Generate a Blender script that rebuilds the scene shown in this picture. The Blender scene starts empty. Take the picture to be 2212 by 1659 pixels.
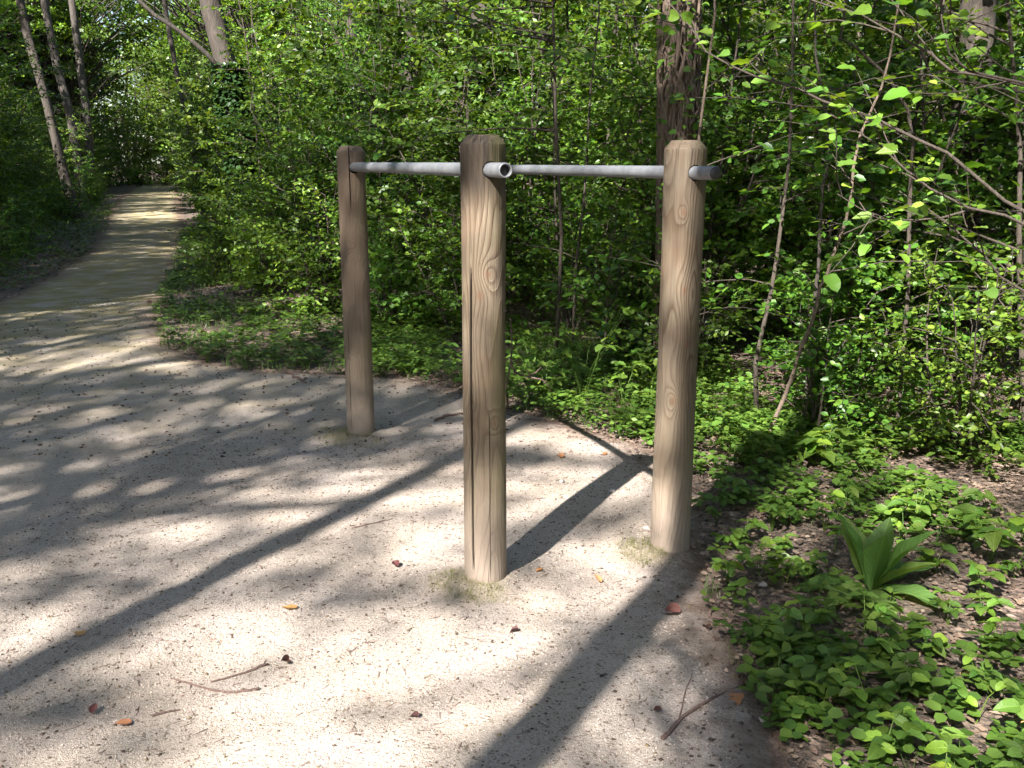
import bpy, math, random
import numpy as np
from mathutils import Vector, Matrix, Quaternion

R = math.radians
SC = bpy.context.scene
COL = SC.collection

# ------------------------------------------------------------------ camera, sky, sun, exposure
cam = bpy.data.cameras.new('camera'); cam_o = bpy.data.objects.new('camera', cam); COL.objects.link(cam_o)
cam_o.location = (0, 0, 1.40); cam_o.rotation_euler = (R(90 - 13.0), 0, 0)
cam.sensor_width = 36; cam.lens = 36 * 2075 / 2212; cam.clip_start = 0.05; cam.clip_end = 2000
SC.camera = cam_o

SUN_AZ, SUN_EL = 27.5, 43.0            # shadows run 27.5 degrees right of straight ahead
world = bpy.data.worlds.new('World'); SC.world = world; world.use_nodes = True
wn = world.node_tree.nodes; wl = world.node_tree.links
sky = wn.new('ShaderNodeTexSky'); sky.sky_type = 'NISHITA'; sky.sun_disc = False
sky.sun_elevation = R(SUN_EL); sky.sun_rotation = R(SUN_AZ + 180)
wl.new(sky.outputs[0], wn['Background'].inputs[0]); wn['Background'].inputs[1].default_value = 0.06
sun = bpy.data.lights.new('sun', 'SUN'); sun.energy = 5.0; sun.angle = R(0.53); sun.color = (1.0, 0.962, 0.918)
sun_o = bpy.data.objects.new('sun', sun); COL.objects.link(sun_o)
sd = Vector((math.sin(R(SUN_AZ)) * math.cos(R(SUN_EL)), math.cos(R(SUN_AZ)) * math.cos(R(SUN_EL)), -math.sin(R(SUN_EL))))
sun_o.rotation_euler = sd.to_track_quat('-Z', 'Y').to_euler()
SC.view_settings.view_transform = 'Standard'; SC.view_settings.look = 'None'
SC.view_settings.gamma = 1.0; SC.view_settings.exposure = 2.25
cy = SC.cycles
cy.max_bounces = 5; cy.diffuse_bounces = 2; cy.use_adaptive_sampling = True; cy.adaptive_threshold = 0.03; cy.glossy_bounces = 2; cy.transmission_bounces = 3; cy.transparent_max_bounces = 4
cy.use_denoising = True; cy.sample_clamp_indirect = 6.0; cy.caustics_reflective = False; cy.caustics_refractive = False

# ------------------------------------------------------------------ materials
def mat(name):
    m = bpy.data.materials.new(name); m.use_nodes = True
    return m, m.node_tree.nodes, m.node_tree.links, m.node_tree.nodes['Principled BSDF']

class NT:
    """terse node building"""
    def __init__(s, m): s.n = m.node_tree.nodes; s.l = m.node_tree.links
    def new(s, t, **k):
        d = s.n.new(t)
        for a, b in k.items(): setattr(d, a, b)
        return d
    def put(s, sock, v):
        if hasattr(v, 'is_output') or isinstance(v, bpy.types.NodeSocket): s.l.new(v, sock)
        elif v is not None: sock.default_value = v
    def math(s, op, a, b=None, c=None, clamp=False):
        d = s.new('ShaderNodeMath', operation=op, use_clamp=clamp)
        for i, v in enumerate((a, b, c)):
            if v is not None: s.put(d.inputs[i], v)
        return d.outputs[0]
    def vmath(s, op, a, b=None, out=0):
        d = s.new('ShaderNodeVectorMath', operation=op)
        s.put(d.inputs[0], a)
        if b is not None: s.put(d.inputs[3 if op == 'SCALE' else 1], b)
        return d.outputs[out]
    def noise(s, vec, scale, detail=3, rough=.55, dist=0, out=0):
        d = s.new('ShaderNodeTexNoise'); s.put(d.inputs['Vector'], vec)
        for k, v in (('Scale', scale), ('Detail', detail), ('Roughness', rough), ('Distortion', dist)): d.inputs[k].default_value = v
        return d.outputs[out]
    def ramp(s, fac, stops):
        d = s.new('ShaderNodeValToRGB'); s.put(d.inputs[0], fac); e = d.color_ramp.elements
        while len(e) > 1: e.remove(e[0])
        e[0].position = stops[0][0]; e[0].color = (*stops[0][1], 1) if len(stops[0][1]) == 3 else stops[0][1]
        for p, c in stops[1:]:
            q = e.new(p); q.color = (*c, 1) if len(c) == 3 else c
        return d.outputs[0]
    def mix(s, fac, a, b, mode='MIX'):
        d = s.new('ShaderNodeMix', data_type='RGBA', blend_type=mode)
        s.put(d.inputs[0], fac)
        for i, v in ((6, a), (7, b)):
            s.put(d.inputs[i], (*v, 1) if isinstance(v, tuple) and len(v) == 3 else v)
        return d.outputs[2]
    def rng(s, v, a, b, c=0, d=1):
        m = s.new('ShaderNodeMapRange'); s.put(m.inputs[0], v)
        for i, x in enumerate((a, b, c, d)): m.inputs[i + 1].default_value = x
        return m.outputs[0]
    def bump(s, h, strength, dist):
        b = s.new('ShaderNodeBump'); s.put(b.inputs['Height'], h); b.inputs['Strength'].default_value = strength; b.inputs['Distance'].default_value = dist
        return b.outputs[0]
    def attr(s, name): return s.new('ShaderNodeAttribute', attribute_name=name)

def leaf_mat(name, cols, trans=.38, rough=.42, veins=0, tint=1.25, per_object=.35):
    """cols: list of base colours picked per leaf; the light that comes through is yellower"""
    m, n, l, b = mat(name); t = NT(m)
    rnd = t.new('ShaderNodeNewGeometry').outputs['Random Per Island']
    oi = t.new('ShaderNodeObjectInfo').outputs['Random']
    k = t.math('FRACT', t.math('ADD', rnd, oi))
    col = t.ramp(k, [(i / max(1, len(cols) - 1), c) for i, c in enumerate(cols)])
    hsv = t.new('ShaderNodeHueSaturation'); l.new(col, hsv.inputs['Color'])
    l.new(t.rng(oi, 0, 1, 1 - per_object, 1 + per_object), hsv.inputs['Value'])
    l.new(t.rng(t.math('FRACT', t.math('MULTIPLY', oi, 7.31)), 0, 1, .482, .516), hsv.inputs['Hue'])
    c = hsv.outputs[0]
    if veins:
        co = t.new('ShaderNodeTexCoord').outputs['Object']; sp = t.new('ShaderNodeSeparateXYZ'); l.new(co, sp.inputs[0])
        ax = t.math('ABSOLUTE', sp.outputs[0])
        side = t.rng(t.math('SINE', t.math('MULTIPLY', t.math('SUBTRACT', sp.outputs[1], t.math('MULTIPLY', ax, 1.1)), 70)), .55, 1.0)
        rib = t.rng(ax, .022, .004)
        vn = t.math('MAXIMUM', rib, t.math('MULTIPLY', side, .6))
        c = t.mix(t.math('MULTIPLY', vn, veins), c, t.mix(1.0, c, (1.9, 1.7, 1.8), 'MULTIPLY'))
        blot = t.noise(co, 7, 4, .65)
        c = t.mix(t.rng(blot, .58, .75, 0, .5), c, (.14, .15, .04))
        l.new(t.bump(t.math('ADD', t.math('MULTIPLY', vn, -1), t.noise(co, 9, 2)), .3, .012), b.inputs['Normal'])
    l.new(c, b.inputs['Base Color']); b.inputs['Roughness'].default_value = rough
    b.inputs['Specular IOR Level'].default_value = .34
    tr = t.new('ShaderNodeBsdfTranslucent'); l.new(t.mix(1.0, c, (1.25 * tint, 1.12 * tint, .42 * tint), 'MULTIPLY'), tr.inputs[0])
    ms = t.new('ShaderNodeMixShader'); ms.inputs[0].default_value = trans
    l.new(b.outputs[0], ms.inputs[1]); l.new(tr.outputs[0], ms.inputs[2]); l.new(ms.outputs[0], n['Material Output'].inputs[0])
    return m

M = {}
G1, G2, G3, G4, G5 = (.046, .104, .012), (.076, .158, .017), (.112, .206, .022), (.172, .266, .034), (.028, .066, .012)
M['leaf'] = leaf_mat('shrub leaves', [G1, G2, G3, G5, G2, G4, G1])
M['leaf_light'] = leaf_mat('young and sunlit leaves', [G2, G3, G4, G3, (.15, .26, .05), G2])
M['leaf_dark'] = leaf_mat('ivy leaves', [(.014, .036, .010), (.022, .055, .014), (.018, .045, .012), (.03, .07, .02)], trans=.12, rough=.3)
M['leaf_crown'] = leaf_mat('crown leaves', [G1, G2, G3, G2], trans=.34)
M['leaf_low'] = leaf_mat('ground leaves', [(.042, .088, .014), (.068, .132, .020), (.095, .172, .026), (.125, .200, .036)], trans=.34, per_object=.3)
M['leaf_dock'] = leaf_mat('broad leaf', [(.105, .190, .042), (.125, .215, .048), (.115, .20, .044)], trans=.42, rough=.6, per_object=.15, veins=.35)
M['grass'] = leaf_mat('grass blades', [(.05, .11, .02), (.08, .15, .03), (.11, .17, .045), (.16, .17, .07)], trans=.3)
M['moss'] = leaf_mat('moss tuft', [(.12, .13, .03), (.17, .16, .045), (.20, .17, .06), (.10, .13, .03)], trans=.2, rough=.8)
M['litter'] = leaf_mat('leaf litter', [(.13, .082, .058), (.20, .135, .10), (.085, .052, .038), (.27, .19, .14), (.16, .10, .075), (.055, .036, .028), (.33, .25, .19)], trans=.08, rough=.75)
M['dry_leaf'] = leaf_mat('dry leaf', [(.36, .17, .065), (.42, .22, .09), (.30, .13, .05)], trans=.15, rough=.6, per_object=.2)
M['dark_leaf'] = leaf_mat('dark dry leaf', [(.07, .028, .022), (.10, .04, .03), (.05, .025, .02)], trans=.05, rough=.6)

def bark_mat(name, c1, c2, c3, scale=1.0):
    m, n, l, b = mat(name); t = NT(m)
    co = t.new('ShaderNodeTexCoord').outputs['Object']
    st = t.vmath('MULTIPLY', co, (1, 1, .22))
    a = t.noise(st, 26 * scale, 6, .65, .6); f = t.noise(co, 5 * scale, 3)
    c = t.mix(t.rng(f, .4, .65), t.ramp(a, [(.28, c1), (.5, c2), (.72, c3)]), c2)
    l.new(c, b.inputs['Base Color']); b.inputs['Roughness'].default_value = .85
    l.new(t.bump(a, .9, .02), b.inputs['Normal'])
    return m
M['bark'] = bark_mat('grey brown bark', (.016, .013, .010), (.050, .039, .030), (.095, .074, .058))
M['bark_pale'] = bark_mat('pale bark', (.024, .02, .017), (.068, .057, .047), (.125, .105, .088))
M['bark_red'] = bark_mat('reddish flaky bark', (.035, .025, .018), (.14, .100, .072), (.27, .20, .15))
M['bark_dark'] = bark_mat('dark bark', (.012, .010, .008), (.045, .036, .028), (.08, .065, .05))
M['twig'] = bark_mat('twig bark', (.025, .019, .014), (.06, .045, .033), (.11, .085, .062), 3)
M['twig_red'] = bark_mat('red brown twig', (.06, .04, .028), (.14, .10, .072), (.22, .165, .125), 3)
M['stick'] = bark_mat('fallen stick bark', (.06, .036, .028), (.16, .10, .08), (.25, .17, .14), 4)

def wood_mat(name, pith, seed, knots, top_dark, green, grey=0.0):
    """round softwood post: growth rings about a wandering pith, knots, weathered top, dusty foot, algae"""
    m, n, l, b = mat(name); t = NT(m)
    co = t.new('ShaderNodeTexCoord').outputs['Object']
    sep = t.new('ShaderNodeSeparateXYZ'); l.new(co, sep.inputs[0]); z = sep.outputs[2]
    cs = t.vmath('ADD', co, (seed * 3.1, seed * 1.7, seed * 5.3))
    warp = t.noise(t.vmath('MULTIPLY', cs, (5, 5, .85)), 1.0, 2, .5, 0, out=1)
    warp = t.vmath('SCALE', t.vmath('SUBTRACT', warp, (.5, .5, .5)), .085)
    p = t.vmath('ADD', t.vmath('SUBTRACT', co, (pith[0], pith[1], 0)), warp)
    p = t.vmath('MULTIPLY', p, (1, 1, 0))
    r = t.vmath('LENGTH', p, out=1)
    r = t.math('ADD', r, t.math('MULTIPLY', t.noise(t.vmath('MULTIPLY', cs, (9, 9, 1.2)), 1.0, 2), .016))
    kn_dark = None
    for (kx, ky, kz, s, amp) in knots:
        d = t.vmath('LENGTH', t.vmath('MULTIPLY', t.vmath('SUBTRACT', co, (kx, ky, kz)), (1, 1, .62)), out=1)
        e = t.math('POWER', 2.718, t.math('MULTIPLY', t.math('MULTIPLY', d, d), -1 / (s * s)))
        r = t.math('ADD', r, t.math('MULTIPLY', e, amp))
        e2 = t.math('POWER', 2.718, t.math('MULTIPLY', t.math('MULTIPLY', d, d), -1 / (.008 ** 2)))
        kn_dark = e2 if kn_dark is None else t.math('MAXIMUM', kn_dark, e2)
    ring = t.math('FRACT', t.math('MULTIPLY', r, 265))
    wob = t.noise(t.vmath('MULTIPLY', cs, (150, 150, 6)), 1.0, 3, .6)
    line = t.ramp(ring, [(0, (.0,) * 3), (.42, (.10,) * 3), (.80, (.92,) * 3), (.90, (1,) * 3), (1.0, (.0,) * 3)])
    line = t.math('MULTIPLY', line, t.rng(wob, .25, .7, .55, 1.0))
    fib = t.noise(t.vmath('MULTIPLY', cs, (330, 330, 9)), 1.0, 2, .6)
    patch = t.noise(t.vmath('MULTIPLY', cs, (7, 7, 3)), 1.0, 3)
    early = t.mix(t.rng(patch, .35, .65), (.172, .138, .096), (.140, .110, .072))
    late = t.mix(t.rng(patch, .3, .6), (.058, .032, .018), (.076, .045, .027))
    c = t.mix(t.math('MULTIPLY', line, .95), early, late)
    c = t.mix(t.rng(t.noise(t.vmath('MULTIPLY', cs, (4, 4, 5)), 1.0, 3), .50, .72, 0, .35), c, (.18, .100, .056))   # redder stained bands
    c = t.mix(t.rng(t.noise(t.vmath('MULTIPLY', cs, (11, 11, 4.5)), 1.0, 4, .6), .46, .68, 0, .6), c, t.mix(wob, (.070, .054, .040), (.135, .108, .080)))   # grey weathering, with dark blotches painted in for dappled shade
    c = t.mix(t.math('MULTIPLY', kn_dark, .75), c, (.13, .06, .03))
    c = t.mix(t.rng(fib, .42, .70, 0, .5), c, (.070, .050, .034))
    streak = t.noise(t.vmath('MULTIPLY', cs, (70, 70, 1.6)), 1.0, 3, .6)
    c = t.mix(t.rng(streak, .56, .72, 0, .55), c, (.085, .058, .038))
    topm = t.math('MULTIPLY', t.rng(t.math('ADD', z, t.math('MULTIPLY', streak, .22)), 1.36, 1.46), top_dark, clamp=True)
    c = t.mix(topm, c, t.mix(t.rng(streak, .35, .65), (.010, .007, .005), (.058, .044, .031)))
    c = t.mix(grey, c, t.mix(streak, (.11, .08, .056), (.18, .13, .095)))
    gx = t.rng(sep.outputs[0], .012, .065); gz = t.noise(t.vmath('MULTIPLY', cs, (3, 3, 3.2)), 1.0, 2)
    c = t.mix(t.math('MULTIPLY', t.math('MULTIPLY', gx, t.rng(gz, .42, .62)), green), c, (.095, .088, .032))
    dz = t.math('ADD', z, t.math('MULTIPLY', t.noise(cs, 9, 4), -.22))
    c = t.mix(t.rng(dz, .26, -.10, 0, .92), c, (.30, .235, .195))            # splashed dust on the foot
    c = t.mix(t.rng(z, .75, .25, 0, .35), c, (.27, .22, .16))                 # bleached lower half
    crack = t.attr('crack').outputs['Fac']
    c = t.mix(crack, c, (.006, .004, .003))  # crack walls coloured near black to paint the shade inside the groove
    l.new(c, b.inputs['Base Color']); b.inputs['Roughness'].default_value = .78; b.inputs['Specular IOR Level'].default_value = .25
    l.new(t.bump(t.math('ADD', t.math('MULTIPLY', line, .6), t.math('ADD', t.math('MULTIPLY', wob, .5), t.math('MULTIPLY', fib, .5))), .8, .003), b.inputs['Normal'])
    return m

def rail_mat():
    m, n, l, b = mat('galvanised tube'); t = NT(m)
    co = t.new('ShaderNodeTexCoord').outputs['Object']
    a = t.noise(co, 30, 4); f = t.noise(t.vmath('MULTIPLY', co, (1, 1, .05)), 160, 3)
    l.new(t.ramp(a, [(.3, (.165, .17, .18)), (.7, (.21, .215, .225))]), b.inputs['Base Color'])
    b.inputs['Metallic'].default_value = .55; l.new(t.rng(f, .3, .7, .42, .62), b.inputs['Roughness'])
    l.new(t.bump(a, .15, .002), b.inputs['Normal'])
    return m
M['rail'] = rail_mat()
def plain(name, c, rough=.6):
    m, n, l, b = mat(name); t = NT(m)
    a = t.noise(t.new('ShaderNodeTexCoord').outputs['Object'], 60, 4)
    l.new(t.mix(t.rng(a, .3, .7), c, tuple(x * 1.5 for x in c)), b.inputs['Base Color']); b.inputs['Roughness'].default_value = rough
    return m
M['black'] = plain('black plug and tube hollow', (.012, .012, .013), .5)
M['stone'] = plain('pale limestone', (.22, .20, .18), .85)
M['gravel'] = leaf_mat('gravel grains', [(.36, .30, .245), (.44, .37, .31), (.26, .21, .165), (.40, .33, .27)], trans=0, rough=.85)
M['crumbs'] = leaf_mat('dark crumbs', [(.10, .07, .05), (.055, .038, .03), (.16, .11, .085), (.035, .028, .022), (.13, .10, .05)], trans=0, rough=.85)

def path_mat():
    m, n, l, b = mat('pale crushed gravel'); t = NT(m)
    co = t.new('ShaderNodeTexCoord').outputs['Object']
    big = t.noise(co, 1.6, 4); mid = t.noise(co, 14, 4); fine = t.noise(co, 95, 4, .7); grain = t.noise(co, 330, 2, .6)
    c = t.mix(t.rng(mid, .35, .65), (.452, .382, .338), (.512, .440, .394))
    c = t.mix(t.rng(big, .40, .68, 0, .55), c, (.350, .278, .218))
    c = t.mix(t.rng(fine, .48, .66, 0, .65), c, (.25, .205, .165))
    c = t.mix(t.rng(grain, .30, .50, .55, 0), c, (.20, .16, .13))
    v = t.new('ShaderNodeTexVoronoi'); l.new(co, v.inputs['Vector']); v.inputs['Scale'].default_value = 100
    sel = t.math('LESS_THAN', v.outputs['Distance'], t.math('MULTIPLY', t.math('POWER', t.noise(co, 41, 2), 3), 1.45))
    c = t.mix(t.math('MULTIPLY', sel, .75), c, (.10, .075, .055))
    a = t.attr('zone'); sp = t.new('ShaderNodeSeparateColor'); l.new(a.outputs['Color'], sp.inputs[0])
    dirt, moss = sp.outputs[0], sp.outputs[1]
    md = t.math('MULTIPLY', moss, t.rng(t.noise(co, 3.5, 5, .65), .30, .58), clamp=True)
    c = t.mix(md, c, t.mix(fine, (.195, .158, .062), (.325, .272, .128)))
    dd = t.rng(t.math('ADD', dirt, t.math('MULTIPLY', t.math('SUBTRACT', t.noise(co, 11, 5, .7), .5), .9)), .35, .75)
    c = t.mix(dd, c, t.mix(fine, (.075, .05, .036), (.24, .165, .125)))
    l.new(c, b.inputs['Base Color']); b.inputs['Roughness'].default_value = .9; b.inputs['Specular IOR Level'].default_value = .2
    h = t.math('ADD', t.math('MULTIPLY', mid, .6), t.math('ADD', t.math('MULTIPLY', fine, .55), t.math('MULTIPLY', grain, .28)))
    l.new(t.bump(h, 1.0, .020), b.inputs['Normal'])
    return m
M['path'] = path_mat()
def floor_mat():
    m, n, l, b = mat('forest soil and litter'); t = NT(m)
    co = t.new('ShaderNodeTexCoord').outputs['Object']
    v = t.new('ShaderNodeTexVoronoi'); l.new(co, v.inputs['Vector']); v.inputs['Scale'].default_value = 38; v.inputs['Randomness'].default_value = 1
    sp = t.new('ShaderNodeSeparateColor'); l.new(v.outputs['Color'], sp.inputs[0])
    c = t.ramp(sp.outputs[0], [(0, (.06, .042, .032)), (.4, (.12, .08, .06)), (.7, (.19, .13, .10)), (1, (.28, .205, .16))])
    c = t.mix(t.rng(t.noise(co, 1.3, 4), .42, .6, 0, .75), c, (.055, .045, .028))
    l.new(c, b.inputs['Base Color']); b.inputs['Roughness'].default_value = .9
    l.new(t.bump(t.math('ADD', v.outputs['Distance'], t.noise(co, 60, 4)), .9, .02), b.inputs['Normal'])
    return m
M['floor'] = floor_mat()

# ------------------------------------------------------------------ mesh helpers
def np_mesh(name, V, F, material=None, smooth=False):
    """V (n,3); F list of int arrays (k, 3|4)"""
    me = bpy.data.meshes.new(name)
    V = np.asarray(V, np.float32)
    F = [np.asarray(f, np.int32) for f in F if len(f)]
    nl = sum(f.size for f in F); nf = sum(len(f) for f in F)
    me.vertices.add(len(V)); me.vertices.foreach_set('co', V.ravel())
    me.loops.add(nl); me.polygons.add(nf)
    me.loops.foreach_set('vertex_index', np.concatenate([f.ravel() for f in F]))
    tot = np.concatenate([np.full(len(f), f.shape[1], np.int32) for f in F])
    st = np.zeros(nf, np.int32); st[1:] = np.cumsum(tot)[:-1]
    me.polygons.foreach_set('loop_start', st); me.polygons.foreach_set('loop_total', tot)
    if smooth: me.polygons.foreach_set('use_smooth', np.ones(nf, bool))
    me.update(calc_edges=True); me.validate()
    if material: me.materials.append(material)
    return me

def link(name, data, parent=None, loc=None, rz=None, scale=None):
    o = bpy.data.objects.new(name, data); COL.objects.link(o)
    if parent: o.parent = parent
    if loc is not None: o.location = loc
    if rz is not None: o.rotation_euler = (0, 0, rz)
    if scale is not None: o.scale = (scale,) * 3 if not hasattr(scale, '__len__') else scale
    return o
def tag(o, label=None, cat=None, group=None, kind=None):
    for k, v in (('label', label), ('category', cat), ('group', group), ('kind', kind)):
        if v: o[k] = v
    return o
def copy_tree(o, parent=None):
    c = o.copy(); COL.objects.link(c); c.parent = parent
    for ch in list(o.children): copy_tree(ch, c)
    return c

def nrm(a): return a / np.maximum(np.linalg.norm(a, axis=-1, keepdims=True), 1e-9)

class MB:
    def __init__(s): s.V = []; s.Q = []; s.T = []; s.n = 0
    def add(s, V, Q=None, T=None):
        V = np.asarray(V, float).reshape(-1, 3)
        if Q is not None and len(Q): s.Q.append(np.asarray(Q) + s.n)
        if T is not None and len(T): s.T.append(np.asarray(T) + s.n)
        s.V.append(V); s.n += len(V)
    def tube(s, P, rad, k=5, cap=True):
        P = np.asarray(P, float); m = len(P); rad = np.broadcast_to(np.asarray(rad, float), (m,))
        T = nrm(np.gradient(P, axis=0)); ref = np.array([0, 0, 1.]) if abs(T[0][2]) < .9 else np.array([1., 0, 0])
        A = nrm(np.cross(T, ref)); B = np.cross(T, A)
        th = np.arange(k) * 2 * np.pi / k
        V = P[:, None] + rad[:, None, None] * (np.cos(th)[None, :, None] * A[:, None] + np.sin(th)[None, :, None] * B[:, None])
        i = np.arange(m - 1)[:, None] * k; j = np.arange(k)[None]; j2 = (j + 1) % k
        Q = np.stack([i + j, i + j2, i + k + j2, i + k + j], -1).reshape(-1, 4)
        V = V.reshape(-1, 3); Tt = []
        if cap:
            V = np.vstack([V, P[:1], P[-1:]]); a, b = m * k, m * k + 1
            for x in range(k): Tt += [(a, (x + 1) % k, x), (b, (m - 1) * k + x, (m - 1) * k + (x + 1) % k)]
        s.add(V, Q, Tt)
    def leaves(s, P, D, N, S, tm):
        if len(P) == 0: return
        D = nrm(np.asarray(D, float)); X = nrm(np.cross(D, N)); Z = np.cross(X, D)
        S = np.asarray(S, float).reshape(-1, 1, 1); tv = tm[0]
        V = np.asarray(P)[:, None] + S * (tv[None, :, :1] * X[:, None] + tv[None, :, 1:2] * D[:, None] + tv[None, :, 2:] * Z[:, None])
        k = len(tv); off = np.arange(len(P))[:, None, None] * k
        s.add(V.reshape(-1, 3), (tm[1][None] + off).reshape(-1, 4) if len(tm[1]) else None, (tm[2][None] + off).reshape(-1, 3) if len(tm[2]) else None)
    def mesh(s, name, m=None, smooth=False):
        return np_mesh(name, np.vstack(s.V), ([np.concatenate(s.Q)] if s.Q else []) + ([np.concatenate(s.T)] if s.T else []), m, smooth)
E4, E3 = np.zeros((0, 4), int), np.zeros((0, 3), int)
T_OVATE = (np.array([[0, 0, 0], [-.30, .30, .07], [-.25, .68, .05], [0, 1, -.04], [.25, .68, .05], [.30, .30, .07]]), np.array([[0, 3, 2, 1], [0, 5, 4, 3]]), E3)
T_ROUND = (np.array([[0, 0, 0], [-.40, .25, .06], [-.36, .70, .06], [0, 1, -.05], [.36, .70, .06], [.40, .25, .06]]), np.array([[0, 3, 2, 1], [0, 5, 4, 3]]), E3)
T_DIAM = (np.array([[0, 0, 0], [-.30, .45, .05], [0, 1, 0], [.30, .45, .05]]), np.array([[0, 3, 2, 1]]), E3)
T_BLADE = (np.array([[-.02, 0, 0], [.02, 0, 0], [.016, .55, .06], [-.016, .55, .06], [0, 1, -.05]]), np.array([[0, 1, 2, 3]]), np.array([[3, 2, 4]]))

# ------------------------------------------------------------------ terrain functions
AX = R(21.09); PA = np.array([-math.sin(AX), math.cos(AX)]); PN = np.array([math.cos(AX), math.sin(AX)])
def uv2xy(u, v): return u * PN[0] + v * PA[0], u * PN[1] + v * PA[1]
def xy2uv(x, y): return x * PN[0] + y * PN[1], x * PA[0] + y * PA[1]
def sines(seed, n, lo, hi):
    r = np.random.RandomState(seed); a = r.rand(n) * 6.283; f = np.exp(r.uniform(np.log(lo), np.log(hi), n)); p = r.rand(n) * 6.283
    w = (1 / f); w = w / w.sum()
    def fn(x, y):
        x = np.asarray(x, float); y = np.asarray(y, float); s = 0
        for i in range(n): s = s + w[i] * np.sin(f[i] * (x * np.cos(a[i]) + y * np.sin(a[i])) + p[i])
        return s
    return fn
_n1 = sines(1, 12, .4, 3.5); _n2 = sines(2, 26, 8, 60); _n3 = sines(3, 18, 2.0, 16)
# edge of the gravel: right side u as a function of v, left side u as a function of v
RV = [(-60, 1.9), (-6, 1.4), (0, 1.15), (1.65, 1.31), (2.06, 1.49), (2.35, 1.61), (2.65, 1.72), (2.96, 1.93), (3.21, 2.1), (3.66, 2.3), (4.1, 2.3), (4.5, 2.12),
      (5.0, 1.95), (5.5, 1.85), (6.0, 1.62), (6.35, 1.15), (6.6, .75), (7.0, .45), (7.9, .17), (9, .11), (10.5, .18), (13.7, .5), (17.6, .74), (21, .95), (27, 1.1), (40, 1.5), (55, 2.0), (75, 3.2)]
LV = [(-60, -3.0), (0, -2.6), (6, -2.2), (11.1, -1.4), (13.2, -1.1), (16.4, -.78), (19.3, -.7), (27, -.67), (41, -.5), (55, -.1), (75, 1.0)]
def edge_dist(x, y):
    """> 0 on the gravel"""
    u, v = xy2uv(np.asarray(x, float), np.asarray(y, float))
    r = np.interp(v, [a for a, b in RV], [b for a, b in RV]); l = np.interp(v, [a for a, b in LV], [b for a, b in LV])
    return np.minimum(r - u, u - l) + .16 * _n3(x, y) + .05 * _n2(x, y)
def hz(x, y):
    u, v = xy2uv(np.asarray(x, float), np.asarray(y, float))
    far = np.clip((np.abs(u) - 1.5) / 3, 0, 1)
    return .14 * np.exp(-((x + 2.5) / .9) ** 2 - ((y - 10.3) / .8) ** 2) + _n1(x, y) * .06 * (.25 + far) + .35 * np.clip((-1.6 - u) / 5, 0, 1) * np.clip((v - 8) / 10, 0, 1)
def lift(x, y):
    e = edge_dist(x, y)
    k = np.clip(e * 4 + .5, 0, 1); s = 0
    for (px, py) in ((-.090, 3.055), (-.792, 4.850), (.580, 3.303)):
        d = np.hypot(np.asarray(x, float) - px, np.asarray(y, float) - py); s = s + .016 * np.exp(-((d - .085) / .05) ** 2) - .008 * np.exp(-((d - .35) / .16) ** 2)
    return np.clip(e * .12, -.045, .012) + (_n2(x, y) * .010 + _n3(x, y) * .024 + s) * k
def gz(x, y):                                   # the visible ground: gravel where there is gravel
    return hz(x, y) + np.maximum(lift(x, y), 0)

# ------------------------------------------------------------------ ground, gravel path, sky stays world
def axis_pts(lo, hi, near, step, grow):
    out = [0.]; s = step
    while out[-1] < hi: out.append(out[-1] + s); s = s if out[-1] < near else s * grow
    neg = [0.]; s = step
    while neg[-1] > lo: neg.append(neg[-1] - s); s = s if -neg[-1] < near else s * grow
    return np.array(sorted(set(neg + out)))
def grid(xs, ys, zf):
    X, Y = np.meshgrid(xs, ys); n = len(xs)
    V = np.stack([X, Y, zf(X, Y)], -1).reshape(-1, 3)
    i = np.arange(len(ys) - 1)[:, None] * n; j = np.arange(n - 1)[None]
    return V, np.stack([i + j, i + j + 1, i + n + j + 1, i + n + j], -1).reshape(-1, 4)
V, F = grid(axis_pts(-400, 400, 8, .12, 1.12), axis_pts(-400, 500, 14, .12, 1.12), lambda x, y: hz(x, y) - .055 * np.clip(edge_dist(x, y) * 4 - .2, 0, 1))
fl = link('forest_floor', np_mesh('forest_floor', V, [F], M['floor'], True)); tag(fl, 'brown forest floor of soil and dead leaves', None, None, 'structure')

def v_pts():
    out = [-14.]
    while out[-1] < 75:
        v = out[-1]; out.append(v + (.4 if v < 0 else .024 if v < 4.5 else min(.6, .024 * (1 + .18 * (v - 4.5)))))
    return np.array(out)
vs = v_pts(); us = np.arange(-3.3, 3.6, .03)
U, Vv = np.meshgrid(us, vs); X, Y = uv2xy(U, Vv); E = edge_dist(X, Y)
Z = hz(X, Y) + lift(X, Y)
n = len(us); i = np.arange(len(vs) - 1)[:, None] * n; j = np.arange(n - 1)[None]
Q = np.stack([i + j, i + j + 1, i + n + j + 1, i + n + j], -1).reshape(-1, 4)
keep = (E.ravel()[Q].max(1) > -.32); Q = Q[keep]
used = np.unique(Q); remap = np.full(U.size, -1); remap[used] = np.arange(len(used))
pm = np_mesh('gravel_path', np.stack([X, Y, Z], -1).reshape(-1, 3)[used], [remap[Q]], M['path'], True)
dirt = np.clip(.74 - E.ravel()[used] * 1.35, 0, 1); moss = np.clip((Vv.ravel()[used] - 4.6) / 6, 0, 1) * .85 + .15
XX, YY = X.ravel()[used], Y.ravel()[used]
for (px, py) in ((-.15, 3.02), (-.88, 4.80), (.50, 3.27)): moss = np.maximum(moss, .55 * np.exp(-(np.hypot(XX - px, YY - py) / .15) ** 2))
ca = pm.color_attributes.new('zone', 'FLOAT_COLOR', 'POINT')
ca.data.foreach_set('color', np.stack([dirt, moss, dirt * 0, dirt * 0 + 1], -1).astype(np.float32).ravel())
po = link('gravel_path', pm); tag(po, 'pale crushed gravel path widening into a clearing around the bars', None, None, 'structure')

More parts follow.
